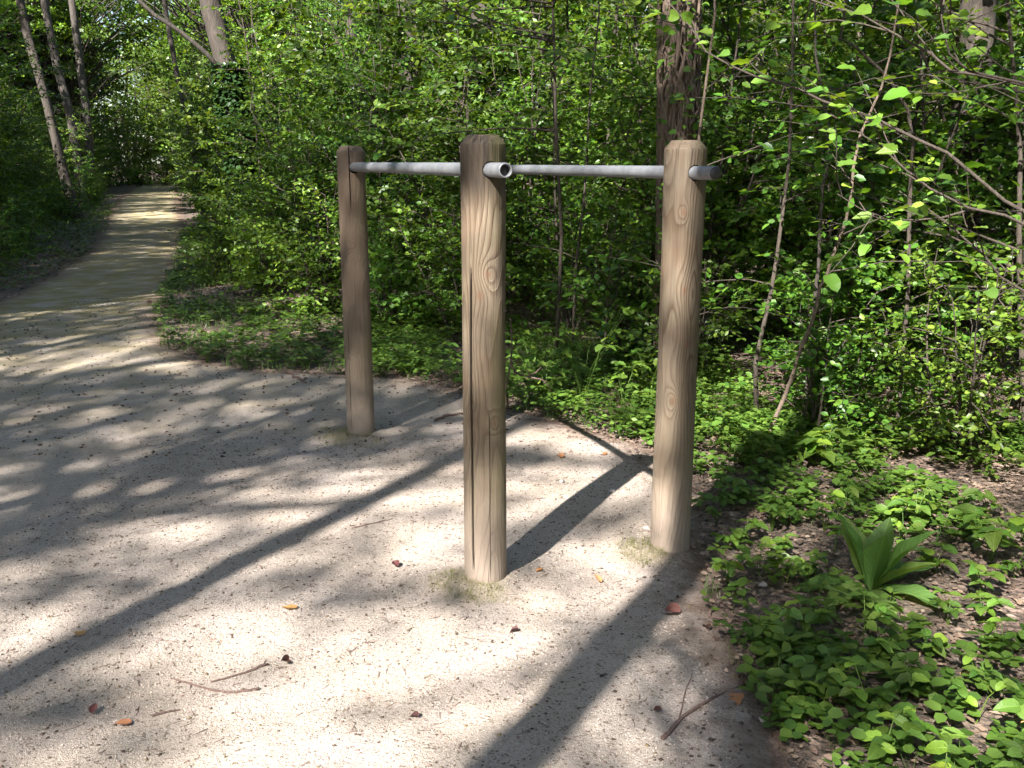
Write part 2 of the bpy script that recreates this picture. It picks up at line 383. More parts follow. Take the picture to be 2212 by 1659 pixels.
# ------------------------------------------------------------------ the parallel bars
H_POST, R_POST, Z_RAIL, R_RAIL = 1.478, .0705, 1.373, .0222
P_M, P_L, P_R = Vector((-.090, 3.055, 0)), Vector((-.792, 4.850, 0)), Vector((.580, 3.303, 0)); P_H = P_L + P_R - P_M
def post_mesh(name, m, cracks, seed, rail_dir):
    """cracks: list of (angle, z0, z1, width, depth) ; angle 0 faces the camera side (-Y), positive to the right"""
    rs = np.random.RandomState(seed)
    th = list(np.arange(72) / 72 * 2 * np.pi)
    for (a, z0, z1, w, d) in cracks:
        dw = w / R_POST
        th = [t for t in th if abs((t - a + np.pi) % (2 * np.pi) - np.pi) > dw * .9] + [(a + q * dw) % (2 * np.pi) for q in (-.75, -.5, -.25, 0, .25, .5, .75)]
    th = np.array(sorted(th)); k = len(th)
    zs = np.concatenate([[-.30], np.linspace(0, H_POST - .029, 110)]); prof = [(z, R_POST) for z in zs]
    prof += [(H_POST - .0265, R_POST - .0008), (H_POST - .0012, R_POST - .0215), (H_POST, R_POST - .0232), (H_POST, R_POST - .045), (H_POST, .004)]
    V = []; C = []
    wob = [(rs.rand() * 6.28, rs.randint(2, 5), rs.uniform(.3, 1.6)) for _ in range(5)]
    for z, r in prof:
        rr = np.full(k, r); cr = np.zeros(k)
        if r > .05: rr = rr + sum(.0006 * np.sin(n_ * th + f * z * 4 + p) for p, n_, f in wob)
        for (a, z0, z1, w, d) in cracks:
            mz = np.clip((z - z0) / .10, 0, 1) * np.clip((z1 - z) / .10, 0, 1)
            if z1 > H_POST: mz = np.clip((z - z0) / .15, 0, 1)
            aa = a + .035 * np.sin(z * 5 + seed) + .012 * np.sin(z * 17)
            da = np.abs((th - a + np.pi) % (2 * np.pi) - np.pi) * R_POST
            g = np.clip(1 - da / (w * .5), 0, 1) ** .6 * mz
            rr = rr - g * d * (r / R_POST); cr = np.maximum(cr, np.clip(g * 2.6, 0, 1))
        tw = th + (.03 * np.sin(z * 3.1 + seed) + .012 * np.sin(z * 11 + seed) if r > .05 else .03 * math.sin(z * 3.1 + seed))
        V.append(np.stack([rr * np.sin(tw), -rr * np.cos(tw), np.full(k, z)], -1)); C.append(cr)
    V = np.concatenate(V); C = np.concatenate(C); m_ = len(prof)
    i = np.arange(m_ - 1)[:, None] * k; j = np.arange(k)[None]; j2 = (j + 1) % k
    Q = np.stack([i + j, i + j2, i + k + j2, i + k + j], -1).reshape(-1, 4)
    V = np.vstack([V, [[0, 0, H_POST]], [[0, 0, -.30]]]); C = np.append(C, [0, 0])
    T = [(m_ * k, (m_ - 1) * k + x, (m_ - 1) * k + (x + 1) % k) for x in range(k)] + [(m_ * k + 1, (x + 1) % k, x) for x in range(k)]
    me = np_mesh(name, V, [Q, np.array(T)], m, True)
    at = me.attributes.new('crack', 'FLOAT', 'POINT'); at.data.foreach_set('value', C.astype(np.float32))
    # drilled hole for the rail
    cut = MB(); c0 = np.array([0, 0, Z_RAIL]); dv = np.array([rail_dir.x, rail_dir.y, 0])
    cut.tube([c0 - dv * .2, c0 + dv * .2], .0262, 40)
    co_ = bpy.data.objects.new('cutter', cut.mesh('cutter', m)); po_ = bpy.data.objects.new('tmp', me)
    COL.objects.link(co_); COL.objects.link(po_)
    md = po_.modifiers.new('b', 'BOOLEAN'); md.object = co_; md.operation = 'DIFFERENCE'; md.solver = 'EXACT'
    dg = bpy.context.evaluated_depsgraph_get()
    out = bpy.data.meshes.new_from_object(po_.evaluated_get(dg)); out.name = name
    bpy.data.objects.remove(po_); bpy.data.objects.remove(co_)
    try: out.set_sharp_from_angle(angle=R(28))
    except Exception: pass
    return out
def surf(a, z): return (R_POST * math.sin(a), -R_POST * math.cos(a), z)
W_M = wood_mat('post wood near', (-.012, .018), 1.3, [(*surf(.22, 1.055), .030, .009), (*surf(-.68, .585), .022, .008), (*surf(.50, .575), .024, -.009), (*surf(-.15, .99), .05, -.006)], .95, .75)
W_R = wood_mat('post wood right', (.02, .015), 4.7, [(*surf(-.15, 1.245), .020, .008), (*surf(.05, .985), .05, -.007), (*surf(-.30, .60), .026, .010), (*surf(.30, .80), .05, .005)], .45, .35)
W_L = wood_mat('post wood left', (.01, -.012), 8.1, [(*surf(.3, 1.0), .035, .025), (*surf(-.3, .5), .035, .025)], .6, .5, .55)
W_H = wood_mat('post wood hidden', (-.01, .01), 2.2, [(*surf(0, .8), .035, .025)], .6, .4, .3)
rd = (P_M - P_L).normalized()
def rail_mesh(length, open_end):
    """hollow tube along local -X..+X, its near end at +X"""
    mb = MB(); ri = R_RAIL * .76; k = 36
    prof = [(0, ri), (0, R_RAIL - .0015), (.0015, R_RAIL), (length * .25, R_RAIL), (length * .5, R_RAIL), (length * .75, R_RAIL), (length - .0018, R_RAIL), (length, R_RAIL - .0018), (length, ri + .001), (length - .001, ri), (length - .10, ri)]
    th = np.arange(k) * 2 * np.pi / k
    V = np.concatenate([np.stack([np.full(k, x), r * np.cos(th), r * np.sin(th)], -1) for x, r in prof])
    i = np.arange(len(prof) - 1)[:, None] * k; j = np.arange(k)[None]; j2 = (j + 1) % k
    mb.add(V, np.stack([i + j, i + k + j, i + k + j2, i + j2], -1).reshape(-1, 4))
    return mb.mesh('rail', M['rail'], True)
def plug_or_hollow_mesh(prof, k=32):
    mb = MB(); th = np.arange(k) * 2 * np.pi / k
    V = np.concatenate([np.stack([np.full(k, x), r * np.cos(th), r * np.sin(th)], -1) for x, r in prof] + [[[prof[-1][0], 0, 0]]])
    i = np.arange(len(prof) - 1)[:, None] * k; j = np.arange(k)[None]; j2 = (j + 1) % k
    m_ = len(prof)
    mb.add(V, np.stack([i + j, i + k + j, i + k + j2, i + j2], -1).reshape(-1, 4), [((m_ - 1) * k + x, m_ * k, (m_ - 1) * k + (x + 1) % k) for x in range(k)])
    return mb.mesh('cap_or_hollow', M['black'], True)
def bar_set(zb, label, near, far, wn_, wf_, cr_n, cr_f, seeds, proud, domed):
    e = link('parallel_bar', None, None, (near.x, near.y, zb))
    tag(e, label, 'exercise bar', 'pair of parallel bars')
    z0 = e.location.z
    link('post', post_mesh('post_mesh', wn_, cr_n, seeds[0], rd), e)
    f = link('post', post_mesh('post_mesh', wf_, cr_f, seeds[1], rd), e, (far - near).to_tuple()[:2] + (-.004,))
    L = (near - far).length; length = L + proud + .15
    st = (far - near) - rd * .15
    rl = link('rail', rail_mesh(length, True), e, (st.x, st.y, Z_RAIL)); rl.rotation_euler = (0, 0, math.atan2(rd.y, rd.x))
    if domed: pm_ = plug_or_hollow_mesh([(-.02, R_RAIL * .76), (.0005, R_RAIL * .76), (.0006, R_RAIL * .93), (.004, R_RAIL * .90), (.007, R_RAIL * .72), (.009, R_RAIL * .4), (.0095, .001)])
    else: pm_ = plug_or_hollow_mesh([(-.03, R_RAIL * .755), (-.022, R_RAIL * .755), (-.020, R_RAIL * .6), (-.020, .001)])  # open tube: a black disc inside stands in for its shaded hollow
    link('cap_or_hollow', pm_, rl, (length, 0, 0))
    return e
bar_set(.004, 'left parallel bar, its cracked near post standing in the middle of the clearing', P_M, P_L, W_M, W_L,
        [(-.585, .05, 1.08, .010, .024), (.28, .02, .62, .003, .006), (.62, 1.38, 2, .0026, .006), (.42, 1.385, 2, .0022, .006), (-.12, 1.38, 2, .0018, .005), (-.56, 1.10, 1.24, .002, .004)],
        [(.02, 1.16, 2, .006, .014), (-.55, .03, .62, .0035, .006)], (3, 5), .198, False)
bar_set(-.007, 'right parallel bar, its near post beside the ground plants with a dark capped rail end', P_R, P_H, W_R, W_H,
        [(.45, .5, .95, .0018, .004), (-.45, 1.39, 2, .0015, .004)], [(.1, 1.1, 2, .004, .008)], (7, 9), .185, True)

# ------------------------------------------------------------------ plant builders
def wander(rs, p0, d0, length, n, wob, up=0.0, droop=0.0):
    P = [np.array(p0, float)]; d = nrm(np.array(d0, float)); st = length / n
    for i_ in range(n):
        d = nrm(d + rs.normal(0, wob, 3) + np.array([0, 0, up - droop * i_ / n]))
        P.append(P[-1] + d * st)
    return np.array(P)
def along(P, t):
    f = np.clip(t, 0, .9999) * (len(P) - 1); i_ = int(f); return P[i_] + (P[i_ + 1] - P[i_]) * (f - i_), nrm(P[i_ + 1] - P[i_])
UP = np.array([0, 0, 1.])
def spray(rs, lf, br, P, size, tm, step=.026, twig_len=(.12, .34), twig_step=.075, t0=.1, face=None, twr=.0011):
    """twigs in a loose plane along a branch polyline, leaves alternating along the twigs"""
    L = np.linalg.norm(np.diff(P, axis=0), axis=1).sum(); nt = max(2, int(L * (1 - t0) / twig_step))
    for q in range(nt + 1):
        t = t0 + (1 - t0) * (q + rs.rand() * .6) / (nt + 1) if q < nt else 1.
        p, d = along(P, t)
        if q < nt:
            side = nrm(np.cross(d, UP + rs.normal(0, .35, 3))) * (1 if q % 2 else -1)
            td = nrm(d * .75 + side * rs.uniform(.6, 1.1) + np.array([0, 0, rs.normal(.05, .2)]))
        else: td = d
        tl = rs.uniform(*twig_len) * (1 - .4 * t)
        e = p + td * tl + np.array([0, 0, -tl * .12])
        br.tube([p, (p + e) / 2 + np.array([0, 0, tl * .03]), e], [twr, twr * .8, twr * .4], 3, False)
        m = max(2, int(tl / step)); s = (np.arange(m) + .6) / m
        pos = p + (e - p) * s[:, None] + rs.normal(0, .006, (m, 3))
        sg = np.where(np.arange(m) % 2, 1., -1.)[:, None]
        sd_ = nrm(np.cross(td, UP + rs.normal(0, .25, 3)))
        D = nrm(td * .55 + sd_ * sg + rs.normal(0, .28, (m, 3)) + np.array([0, 0, -.12]))
        N = UP * .75 + rs.normal(0, .42, (m, 3)) + (face if face is not None else 0)
        lf.leaves(np.vstack([pos, e[None]]), np.vstack([D, td[None]]), np.vstack([N, (UP + rs.normal(0, .3, 3))[None]]), size * rs.uniform(.55, 1.2, m + 1), tm)
def make_shrub(seed, H, Rr, nstem, nbr, size, tm=T_OVATE, low=.08, step=.026, tilt=.45, tstep=.075):
    rs = np.random.RandomState(seed); lf, br = MB(), MB()
    for s_ in range(nstem):
        az = rs.rand() * 6.283; ti = rs.uniform(.05, tilt); h = H * rs.uniform(.6, 1.0)
        P = wander(rs, (rs.normal(0, .10), rs.normal(0, .10), -.05), (math.cos(az) * ti, math.sin(az) * ti, 1), h, 9, .07, .03)
        r0 = .006 + .0042 * h * rs.uniform(.6, 1.1)
        br.tube(P, np.linspace(r0, r0 * .25, len(P)), 6, False)
        for b_ in range(nbr):
            t = low + (1 - low) * (b_ + rs.rand()) / nbr
            p, d = along(P, t); a = rs.rand() * 6.283
            out = np.array([math.cos(a), math.sin(a), 0]) + nrm(np.array([p[0], p[1], 0]) + 1e-6) * .5
            bd = nrm(out * 1.0 + d * .35 + np.array([0, 0, rs.normal(.12, .2)]))
            bl = Rr * rs.uniform(.45, 1.0) * (1 - .5 * t) * (.6 + .4 * min(1, t * 4))
            B = wander(rs, p, bd, bl, 5, .12, 0, .12)
            br.tube(B, np.linspace(.0045 * (1 + bl), .0015, len(B)), 4, False)
            spray(rs, lf, br, B, size, tm, step, t0=.12, face=nrm(bd * np.array([1, 1, 0]) + 1e-6) * .45, twig_step=tstep)
    return lf, br
def shrub_proto(seed, *a, leaf='leaf', **k):
    lf, br = make_shrub(seed, *a, **k)
    return lf.mesh('foliage_mesh', M[leaf]), br.mesh('branches_mesh', M['twig'], True)
def put_shrub(pr, x, y, s, rz, label, group=None, name='woodland_shrub', cat='shrub', sz=None, leafmat=None):
    e = link(name, None, None, (x, y, float(hz(x, y))), rz, (s, s, s * (sz or 1)))
    tag(e, label, cat, group)
    f = tag(link('foliage', pr[0], e), kind='stuff'); tag(link('branches', pr[1], e), kind='stuff')
    if leafmat:
        f.material_slots[0].link = 'OBJECT'; f.material_slots[0].material = leafmat
    return e

SHRUB = [shrub_proto(11, 3.0, 1.15, 7, 17, .062, step=.022), shrub_proto(12, 3.3, 1.25, 8, 16, .054, step=.022), shrub_proto(13, 2.7, 1.2, 7, 16, .064, T_ROUND, step=.023),
         shrub_proto(14, 3.5, 1.1, 6, 20, .058, step=.022), shrub_proto(15, 2.5, 1.3, 9, 13, .052, step=.021)]
LOW = [shrub_proto(21, 1.15, .6, 9, 7, .054, T_OVATE, .05), shrub_proto(22, .9, .55, 9, 6, .056, T_ROUND, .05, leaf='leaf_light'), shrub_proto(23, 1.4, .65, 8, 9, .052, T_OVATE, .05)]
SPARSE = [shrub_proto(31, 3.6, 1.25, 3, 15, .060, T_OVATE, .16, .045, .25, .12), shrub_proto(32, 3.2, 1.3, 3, 14, .064, T_ROUND, .14, .045, .3, .12)]
FAR = [shrub_proto(41, 4.0, 1.5, 8, 15, .085, T_DIAM, .03, .038, .4, .10), shrub_proto(42, 3.6, 1.7, 8, 14, .09, T_DIAM, .03, .038, .45, .10)]

rr_ = random.Random(5)
ONES = ['', 'first', 'second', 'third', 'fourth', 'fifth', 'sixth', 'seventh', 'eighth', 'ninth']
def nth(k):
    k += 1
    if k <= 20: return ORD[k - 1]
    t_ = ['', '', 'twent', 'thirt', 'fort', 'fift'][k // 10]
    return t_ + 'ieth' if k % 10 == 0 else t_ + 'y-' + ONES[k % 10]
ORD = ['first', 'second', 'third', 'fourth', 'fifth', 'sixth', 'seventh', 'eighth', 'ninth', 'tenth', 'eleventh', 'twelfth', 'thirteenth', 'fourteenth', 'fifteenth', 'sixteenth', 'seventeenth', 'eighteenth', 'nineteenth', 'twentieth']
def in_view(x, y, m=.12, r=1.2): return y > 1.0 and abs(x) < y * (.535 + m) + r
# front row behind the bars and along the right of the path: u of the hedge face by v
HV = [(-4, 4.6), (0, 4.3), (2.2, 4.0), (3.2, 3.6), (4.2, 3.2), (5.2, 3.0), (6.2, 2.8), (7.2, 2.3), (8.2, 1.6), (9.5, 1.15), (12, 1.0), (18, 1.1), (30, 1.6), (70, 3.9)]
def hedge_u(v): return float(np.interp(v, [a for a, b in HV], [b for a, b in HV]))
def row(v0, v1, step, off, jit, protos, s, where, group=None, sz=(1, 1.15), name='woodland_shrub', num=True):
    v = v0; k = 0
    while v < v1:
        u = hedge_u(v) + off + rr_.uniform(-jit, jit); x, y = uv2xy(u, v + rr_.uniform(-.3, .3) * step)
        if in_view(x, y) and not (y < 6.6 and abs(x / y - .168) < .085 and protos is not LOW):
            lab = (f'{nth(k)} {where}' if num else where)
            put_shrub(rr_.choice(protos), x, y, rr_.uniform(*s), rr_.uniform(0, 6.28), lab, group, name, 'shrub', rr_.uniform(*sz)); k += 1
        v += step * rr_.uniform(.85, 1.15)
row(2.4, 14.5, .95, .15, .2, LOW, (.75, 1.05), 'low leafy bush from the right, at the foot of the thicket behind the bars', 'low bushes at the foot of the thicket', name='low_bush')
row(4.4, 13, 1.2, .95, .25, SHRUB, (.72, .95), 'shrub from the right in the front row of the thicket behind the bars', 'front row of the thicket')
row(3.4, 15, 1.4, 2.1, .35, SHRUB, (.95, 1.25), 'shrub from the right in the second row of the thicket behind the bars', 'second row of the thicket')
row(.5, 4.4, 1.1, 1.2, .3, SPARSE, (.8, 1.0), 'thin open shrub from the right edge, between the leaning saplings', 'open shrubs at right')
row(13.5, 30, 1.5, .7, .25, SHRUB, (.85, 1.15), 'shrub along the right edge of the path, beyond the far post', 'shrubs along the right of the path')
row(1.0, 15, 1.8, 3.9, .6, SHRUB, (1.15, 1.5), 'tall leafy shrub from the right, deep in the thicket behind the bars', 'deep thicket shrubs')
row(-4, 18, 2.2, 6.3, .8, SHRUB + FAR, (1.2, 1.7), 'tallest shrub from the right, in the deepest row of the thicket', 'deepest thicket shrubs')
row(-8, 24, 2.8, 9.5, 1.0, FAR, (1.2, 1.6), 'pale far shrub at the back of the wood behind the bars', 'far shrubs of the wood', num=False)
row(-14, 34, 3.2, 13.5, 1.4, FAR, (1.4, 1.9), 'pale far shrub at the back of the wood behind the bars', 'far shrubs of the wood', num=False)
row(-24, 50, 4.5, 19, 2, FAR, (1.8, 2.6), 'pale far shrub at the back of the wood behind the bars', 'far shrubs of the wood', num=False)
row(-40, 70, 6, 27, 3, FAR, (2.4, 3.6), 'pale far shrub at the back of the wood behind the bars', 'far shrubs of the wood', num=False)
row(15, 30, 2.2, 2.6, .5, SHRUB, (1.2, 1.6), 'tall shrub behind the bushes right of the path, counted outwards', 'tall shrubs right of the path')
row(30, 64, 2.6, .9, .5, FAR, (1.0, 1.5), 'distant shrub where the path runs out of sight', 'distant shrubs along the path', num=False)
row(30, 64, 4, 4.0, .8, FAR, (1.8, 2.6), 'distant shrub where the path runs out of sight', 'distant shrubs along the path', num=False)
def left_row(v0, v1, step, u0, u1, protos, s, where, group, num=False):
    v = v0; k = 0
    while v < v1:
        x, y = uv2xy(rr_.uniform(u0, u1), v)
        if in_view(x, y):
            put_shrub(rr_.choice(protos), x, y, rr_.uniform(*s), rr_.uniform(0, 6.28), (f'{nth(k)} {where}' if num else where), group); k += 1
        v += step * rr_.uniform(.85, 1.15)
left_row(16, 30, 1.5, -2.9, -2.2, SHRUB, (.7, 1.0), 'shaded shrub on the edge of the left bank, counted from the near end', 'shrubs on the left bank', True)
left_row(13, 22, 1.0, -2.6, -1.7, LOW, (.6, .9), 'low dark bush on the left bank, counted from the near end', 'low bushes left of the path', True)
left_row(17, 42, 2.0, -3.6, -2.6, SHRUB, (.9, 1.3), 'shaded shrub in the second row left of the path, counted outwards', 'shrubs left of the path', True)
left_row(20, 60, 2.6, -6.5, -4.5, SHRUB + FAR, (1.3, 1.8), 'taller shrub behind the bank left of the path', 'tall shrubs left of the path')
left_row(30, 70, 3.4, -11, -8, FAR, (1.6, 2.4), 'taller shrub behind the bank left of the path', 'tall shrubs left of the path')
left_row(44, 64, 3, -2.4, -1.6, FAR, (.9, 1.3), 'distant shrub on the left where the path runs out of sight', 'distant shrubs left of the path')
for v, u, s in ((66, -.6, 1.6), (67, 1.2, 1.5), (68, 3.0, 1.8), (70, 0, 2.6), (72, 2.4, 3.0), (72, -3, 3.2), (78, 6, 3.4), (80, -6, 3.6), (84, 0, 4.2), (86, 5, 4.2)):
    x, y = uv2xy(u, v); put_shrub(FAR[int(v) % 2], x, y, s, v, 'pale sunlit shrub closing the far end of the path', 'shrubs closing the far end of the path', leafmat=M['leaf_light'])  # lighter leaf colour stands in for sunlight at the far end

for k, (x, y, s, lab) in enumerate(((-10.15, 22.2, .95, 'low bush at the foot of the leaning slender tree'), (-11.2, 24.0, 1.1, 'low bush behind the leaning slender tree'), (-12.3, 27.6, 1.3, 'low bush at the foot of the pale thin trunk'), (-13.2, 30.2, 1.3, 'low bush behind the pale thin trunk'), (-14.2, 32.6, 1.4, 'low bush at the foot of the pale straight trunk'))):
    put_shrub(LOW[k % 3], x, y, s, k, lab, 'bushes under the left trees', 'low_bush')
for k, (u, v, s) in enumerate(((-3.4, 52, 2.3), (-4.6, 57, 2.6), (-2.6, 60, 2.4), (-6.5, 60, 3.0), (-3.6, 66, 3.0)) ):
    x, y = uv2xy(u, v); put_shrub(FAR[k % 2], x, y, s, k * 2.1, f'{nth(k)} tall distant shrub filling the left of the far path end', 'tall shrubs at the far left')
for k, (u, v, s) in enumerate(((-1.2, 62, 1.6), (.4, 64, 1.5), (1.8, 63.5, 1.6), (3.0, 63, 1.7), (4.2, 65, 1.8), (-2.4, 64, 1.8))):
    x, y = uv2xy(u, v); put_shrub(LOW[k % 3], x, y, s, k, 'low bush closing the far end of the path', 'low bushes closing the far end of the path', 'low_bush')
# ------------------------------------------------------------------ trees
def make_crown(seed, rad, hgt, ncl, nlf, size, z0, cr=(.15, .46)):
    """limbs reaching leaf clusters spread through an uneven ellipsoid"""
    rs = np.random.RandomState(seed); lf, br = MB(), MB()
    for c in range(ncl):
        while True:
            q = rs.uniform(-1, 1, 3)
            if .15 < np.linalg.norm(q) < 1: break
        ctr = np.array([q[0] * rad, q[1] * rad, z0 + (q[2] + 1) * hgt / 2])
        st = np.array([0, 0, z0 + (q[2] + .6) * hgt * .38 - .4]); mid = (st + ctr) / 2 + np.array([0, 0, .25]) + rs.normal(0, .15, 3)
        P = np.array([st, (st + mid) / 2 + rs.normal(0, .05, 3), mid, (mid + ctr) / 2, ctr])
        br.tube(P, np.linspace(.03, .005, 5), 5, False)
        cs = rs.uniform(*cr); m = int(nlf * cs * cs / .3) + 6
        o = rs.normal(0, 1, (m, 3)); o = o / np.linalg.norm(o, axis=1, keepdims=True) * rs.rand(m, 1) ** .45 * np.array([cs, cs, cs * .45])
        lf.leaves(ctr + o, o * .5 + rs.normal(0, .5, (m, 3)), UP * .9 + rs.normal(0, .5, (m, 3)), size * rs.uniform(.6, 1.2, m), T_DIAM)
    return lf.mesh('crown_mesh', M['leaf_crown']), br.mesh('limbs_mesh', M['bark'], True)
def trunk_mesh(P, rads, seed, m, k=14):
    rs = np.random.RandomState(seed); P = np.asarray(P, float)
    t = np.linspace(0, 1, 40); src = np.linspace(0, 1, len(P))
    PP = np.stack([np.interp(t, src, P[:, a]) for a in range(3)], -1); RR = np.interp(t, src, rads)
    sm = PP.copy(); sm[1:-1] = (PP[:-2] + PP[1:-1] * 2 + PP[2:]) / 4; PP = sm
    mb = MB(); mb.tube(PP, RR, k, True); V = mb.V[0]; c = np.repeat(PP, k, 0)
    d = V[:40 * k] - c; ph = np.tile(np.arange(k), 40) / k * 6.283; zz = np.repeat(PP[:, 2], k)
    f = 1 + .07 * np.sin(3 * ph + zz * 1.3 + seed) + .05 * np.sin(5 * ph - zz * 2.1) + rs.normal(0, .03, 40 * k) + .25 * np.exp(-np.clip(zz, 0, 9) / .25)
    V[:40 * k] = c + d * f[:, None]; mb.V[0] = V
    return mb.mesh('trunk_mesh', m, True)
CROWN = [make_crown(64, 2.7, 4.5, 105, 210, .10, 0), make_crown(65, 2.5, 4.6, 95, 210, .10, 0), make_crown(66, 2.8, 4.6, 110, 200, .10, 0),
         make_crown(67, 2.7, 4.5, 64, 230, .09, 0, (.10, .34)), make_crown(68, 2.5, 4.6, 60, 230, .09, 0, (.10, .34)), make_crown(69, 2.8, 4.6, 68, 230, .09, 0, (.10, .34)),
         make_crown(61, 2.7, 4.5, 190, 220, .105, 0), make_crown(62, 2.5, 5.0, 180, 220, .10, 0), make_crown(63, 2.9, 4.4, 200, 210, .11, 0)]
TRUNK = [trunk_mesh([(0, 0, -.3), (.1, .05, 3), (0, .1, 6), (.1, 0, 9), (0, 0, 12)], [.17, .15, .13, .10, .05], 71, M['bark']),
         trunk_mesh([(0, 0, -.3), (-.1, .15, 3), (.15, .1, 6), (0, 0, 9), (0, 0, 12)], [.13, .115, .10, .08, .04], 72, M['bark'])]
def put_tree(x, y, zc, cs, ci, ti, rz, label, group, name='broadleaf_tree', ts=1.0):
    e = link(name, None, None, (x, y, float(hz(x, y))), rz); tag(e, label, 'tree', group)
    link('trunk', TRUNK[ti], e, scale=(ts, ts, (zc + 3) / 12))
    c = link('crown', CROWN[ci][0], e, (0, 0, zc), scale=cs); link('limbs', CROWN[ci][1], c)
    return e
def own_tree(name, label, P, rads, m, zc, cs, ci, seed, group=None):
    """a tree the photo singles out: trunk given in world metres, its crown out of the picture above"""
    b0 = np.array(P[0]); e = link(name, None, None, (b0[0], b0[1], float(hz(b0[0], b0[1])))); tag(e, label, 'tree', group)
    Q = np.array(P) - np.array([b0[0], b0[1], 0]); tr = link('trunk', trunk_mesh(Q, rads, seed, m), e)
    c = link('crown', CROWN[ci][0], e, (Q[-1][0], Q[-1][1], zc), scale=cs); link('limbs', CROWN[ci][1], c)
    return e, Q
# -- the reddish tree wrapped in old ivy stems behind the right post
eT, qT = own_tree('vine_wrapped_tree', 'reddish flaky tree trunk wrapped in old ivy stems behind the right post', [(1.13, 6.4, -.3), (1.095, 6.4, 1.0), (1.055, 6.4, 2.2), (1.05, 6.4, 4), (1.2, 6.5, 9), (1.2, 6.5, 12)], [.14, .112, .105, .10, .08, .04], M['bark_red'], 8.5, 1.0, 0, 81)
rs = np.random.RandomState(8); vb = MB(); vl = MB()
for k in range(120):
    a = rs.rand() * 6.283; tw = rs.uniform(-.9, .9); z0 = rs.uniform(-.1, 2.2); ln = rs.uniform(.5, 2.4); s = np.linspace(0, 1, 12)
    aa = a + tw * s + .45 * np.sin(s * 9 + a); zz = z0 + ln * s
    r_ = np.interp(zz, [0, 1.4, 4], [.135, .114, .108]) + .006 + .016 * np.abs(np.sin(s * 7 + k))
    x_ = np.interp(zz, [-.3, 1.0, 2.2, 4], [0, -.035, -.075, -.08])
    vb.tube(np.stack([x_ + r_ * np.cos(aa), r_ * np.sin(aa), zz], -1), rs.uniform(.004, .013), 5)
for k in range(760):
    a = rs.rand() * 6.283; z_ = rs.uniform(.3, 3.6); p = np.array([-.03 + .135 * math.cos(a), .135 * math.sin(a), z_]); o = np.array([math.cos(a), math.sin(a), -.3])
    vl.leaves((p + o * rs.uniform(0, .08))[None], (o + rs.normal(0, .5, 3))[None], (np.array([o[0], o[1], .6]) + rs.normal(0, .3, 3))[None], [rs.uniform(.03, .06)], T_ROUND)
link('ivy_stems', vb.mesh('ivy_stems', M['twig_red'], True), eT); link('ivy_leaves', vl.mesh('ivy_leaves', M['leaf']), eT)
# -- ivy-clad trunk right of the path with a long bare limb
eI, qI = own_tree('ivy_clad_tree', 'tree with bare tan bark above and dark ivy below, right of the path', [(-3.72, 14, -.3), (-3.80, 14, 1.6), (-3.95, 14, 2.6), (-4.15, 14, 3.6), (-4.5, 14, 7), (-4.6, 14, 12)], [.17, .15, .145, .14, .11, .05], M['bark'], 8.2, 1.0, 1, 82)
iv = MB(); rs = np.random.RandomState(9)
for k in range(3400):
    z_ = rs.rand() ** .8 * 2.75; a = rs.rand() * 6.283; c_ = np.array([np.interp(z_, [0, 1.6, 2.6, 3.6], [0, -.08, -.23, -.43]), 0, z_])
    rr = np.interp(z_, [0, 2, 2.75], [.20, .19, .13]) + rs.rand() * .07; o = np.array([math.cos(a), math.sin(a), -.5])
    iv.leaves((c_ + np.array([rr * o[0], rr * o[1], 0]))[None], (o + rs.normal(0, .4, 3))[None], (np.array([o[0], o[1], .7]) + rs.normal(0, .25, 3))[None], [rs.uniform(.05, .09)], T_ROUND)
link('ivy', iv.mesh('ivy', M['leaf_dark']), eI)
lb = MB(); lb.tube([(-.22, -.1, 2.55), (-.45, -.2, 2.85), (-.75, -.3, 3.12), (-1.05, -.4, 3.32), (-1.5, -.5, 3.75), (-2.2, -.6, 4.5), (-2.9, -.5, 5.6)], [.036, .032, .030, .028, .026, .02, .01], 8)
for (p, d) in (((-.75, -.3, 3.12), (-.6, 0, .5)), ((-1.05, -.4, 3.32), (.05, 0, .9)), ((-1.5, -.5, 3.75), (-.9, 0, -.05))):
    lb.tube([p, np.array(p) + np.array(d) * .5 + [0, 0, .05], np.array(p) + np.array(d)], [.012, .008, .004], 5)
link('bare_limb', lb.mesh('bare_limb', M['bark_dark'], True), eI)
own_tree('leaning_tree', 'slender tree leaning left over the dark bank at the far left', [(-10.45, 23.5, -.1), (-10.72, 23.5, 1.2), (-10.95, 23.5, 2.8), (-11.25, 23.5, 4.4), (-11.6, 23.5, 8), (-11.6, 23.5, 12)], [.15, .115, .10, .095, .08, .04], M['bark'], 8.5, 1.1, 2, 83)
own_tree('pale_tree', 'pale thin tree trunk just right of the leaning slender tree', [(-12.7, 29, 0), (-12.85, 29, 2.6), (-13.1, 29, 4.2), (-13.3, 29, 6), (-13.6, 29, 12)], [.13, .12, .115, .10, .05], M['bark_pale'], 8.5, 1.0, 0, 84)
own_tree('pale_tree', 'pale straight trunk at the left of the bright far end of the path', [(-14.6, 34, 0), (-14.5, 34, 3), (-14.6, 34, 5.5), (-14.7, 34, 8), (-14.8, 34, 12)], [.14, .13, .12, .1, .05], M['bark_pale'], 8.5, 1.0, 1, 85)
own_tree('slim_tree', 'slim dark stem between the path and the ivy-clad tree', [(-6.3, 20, 0), (-6.45, 20, 1.8), (-6.65, 20, 3.0), (-6.8, 20, 4.4), (-7.0, 20, 8), (-7, 20, 11)], [.06, .055, .05, .045, .03, .02], M['bark'], 8.0, .9, 2, 86)
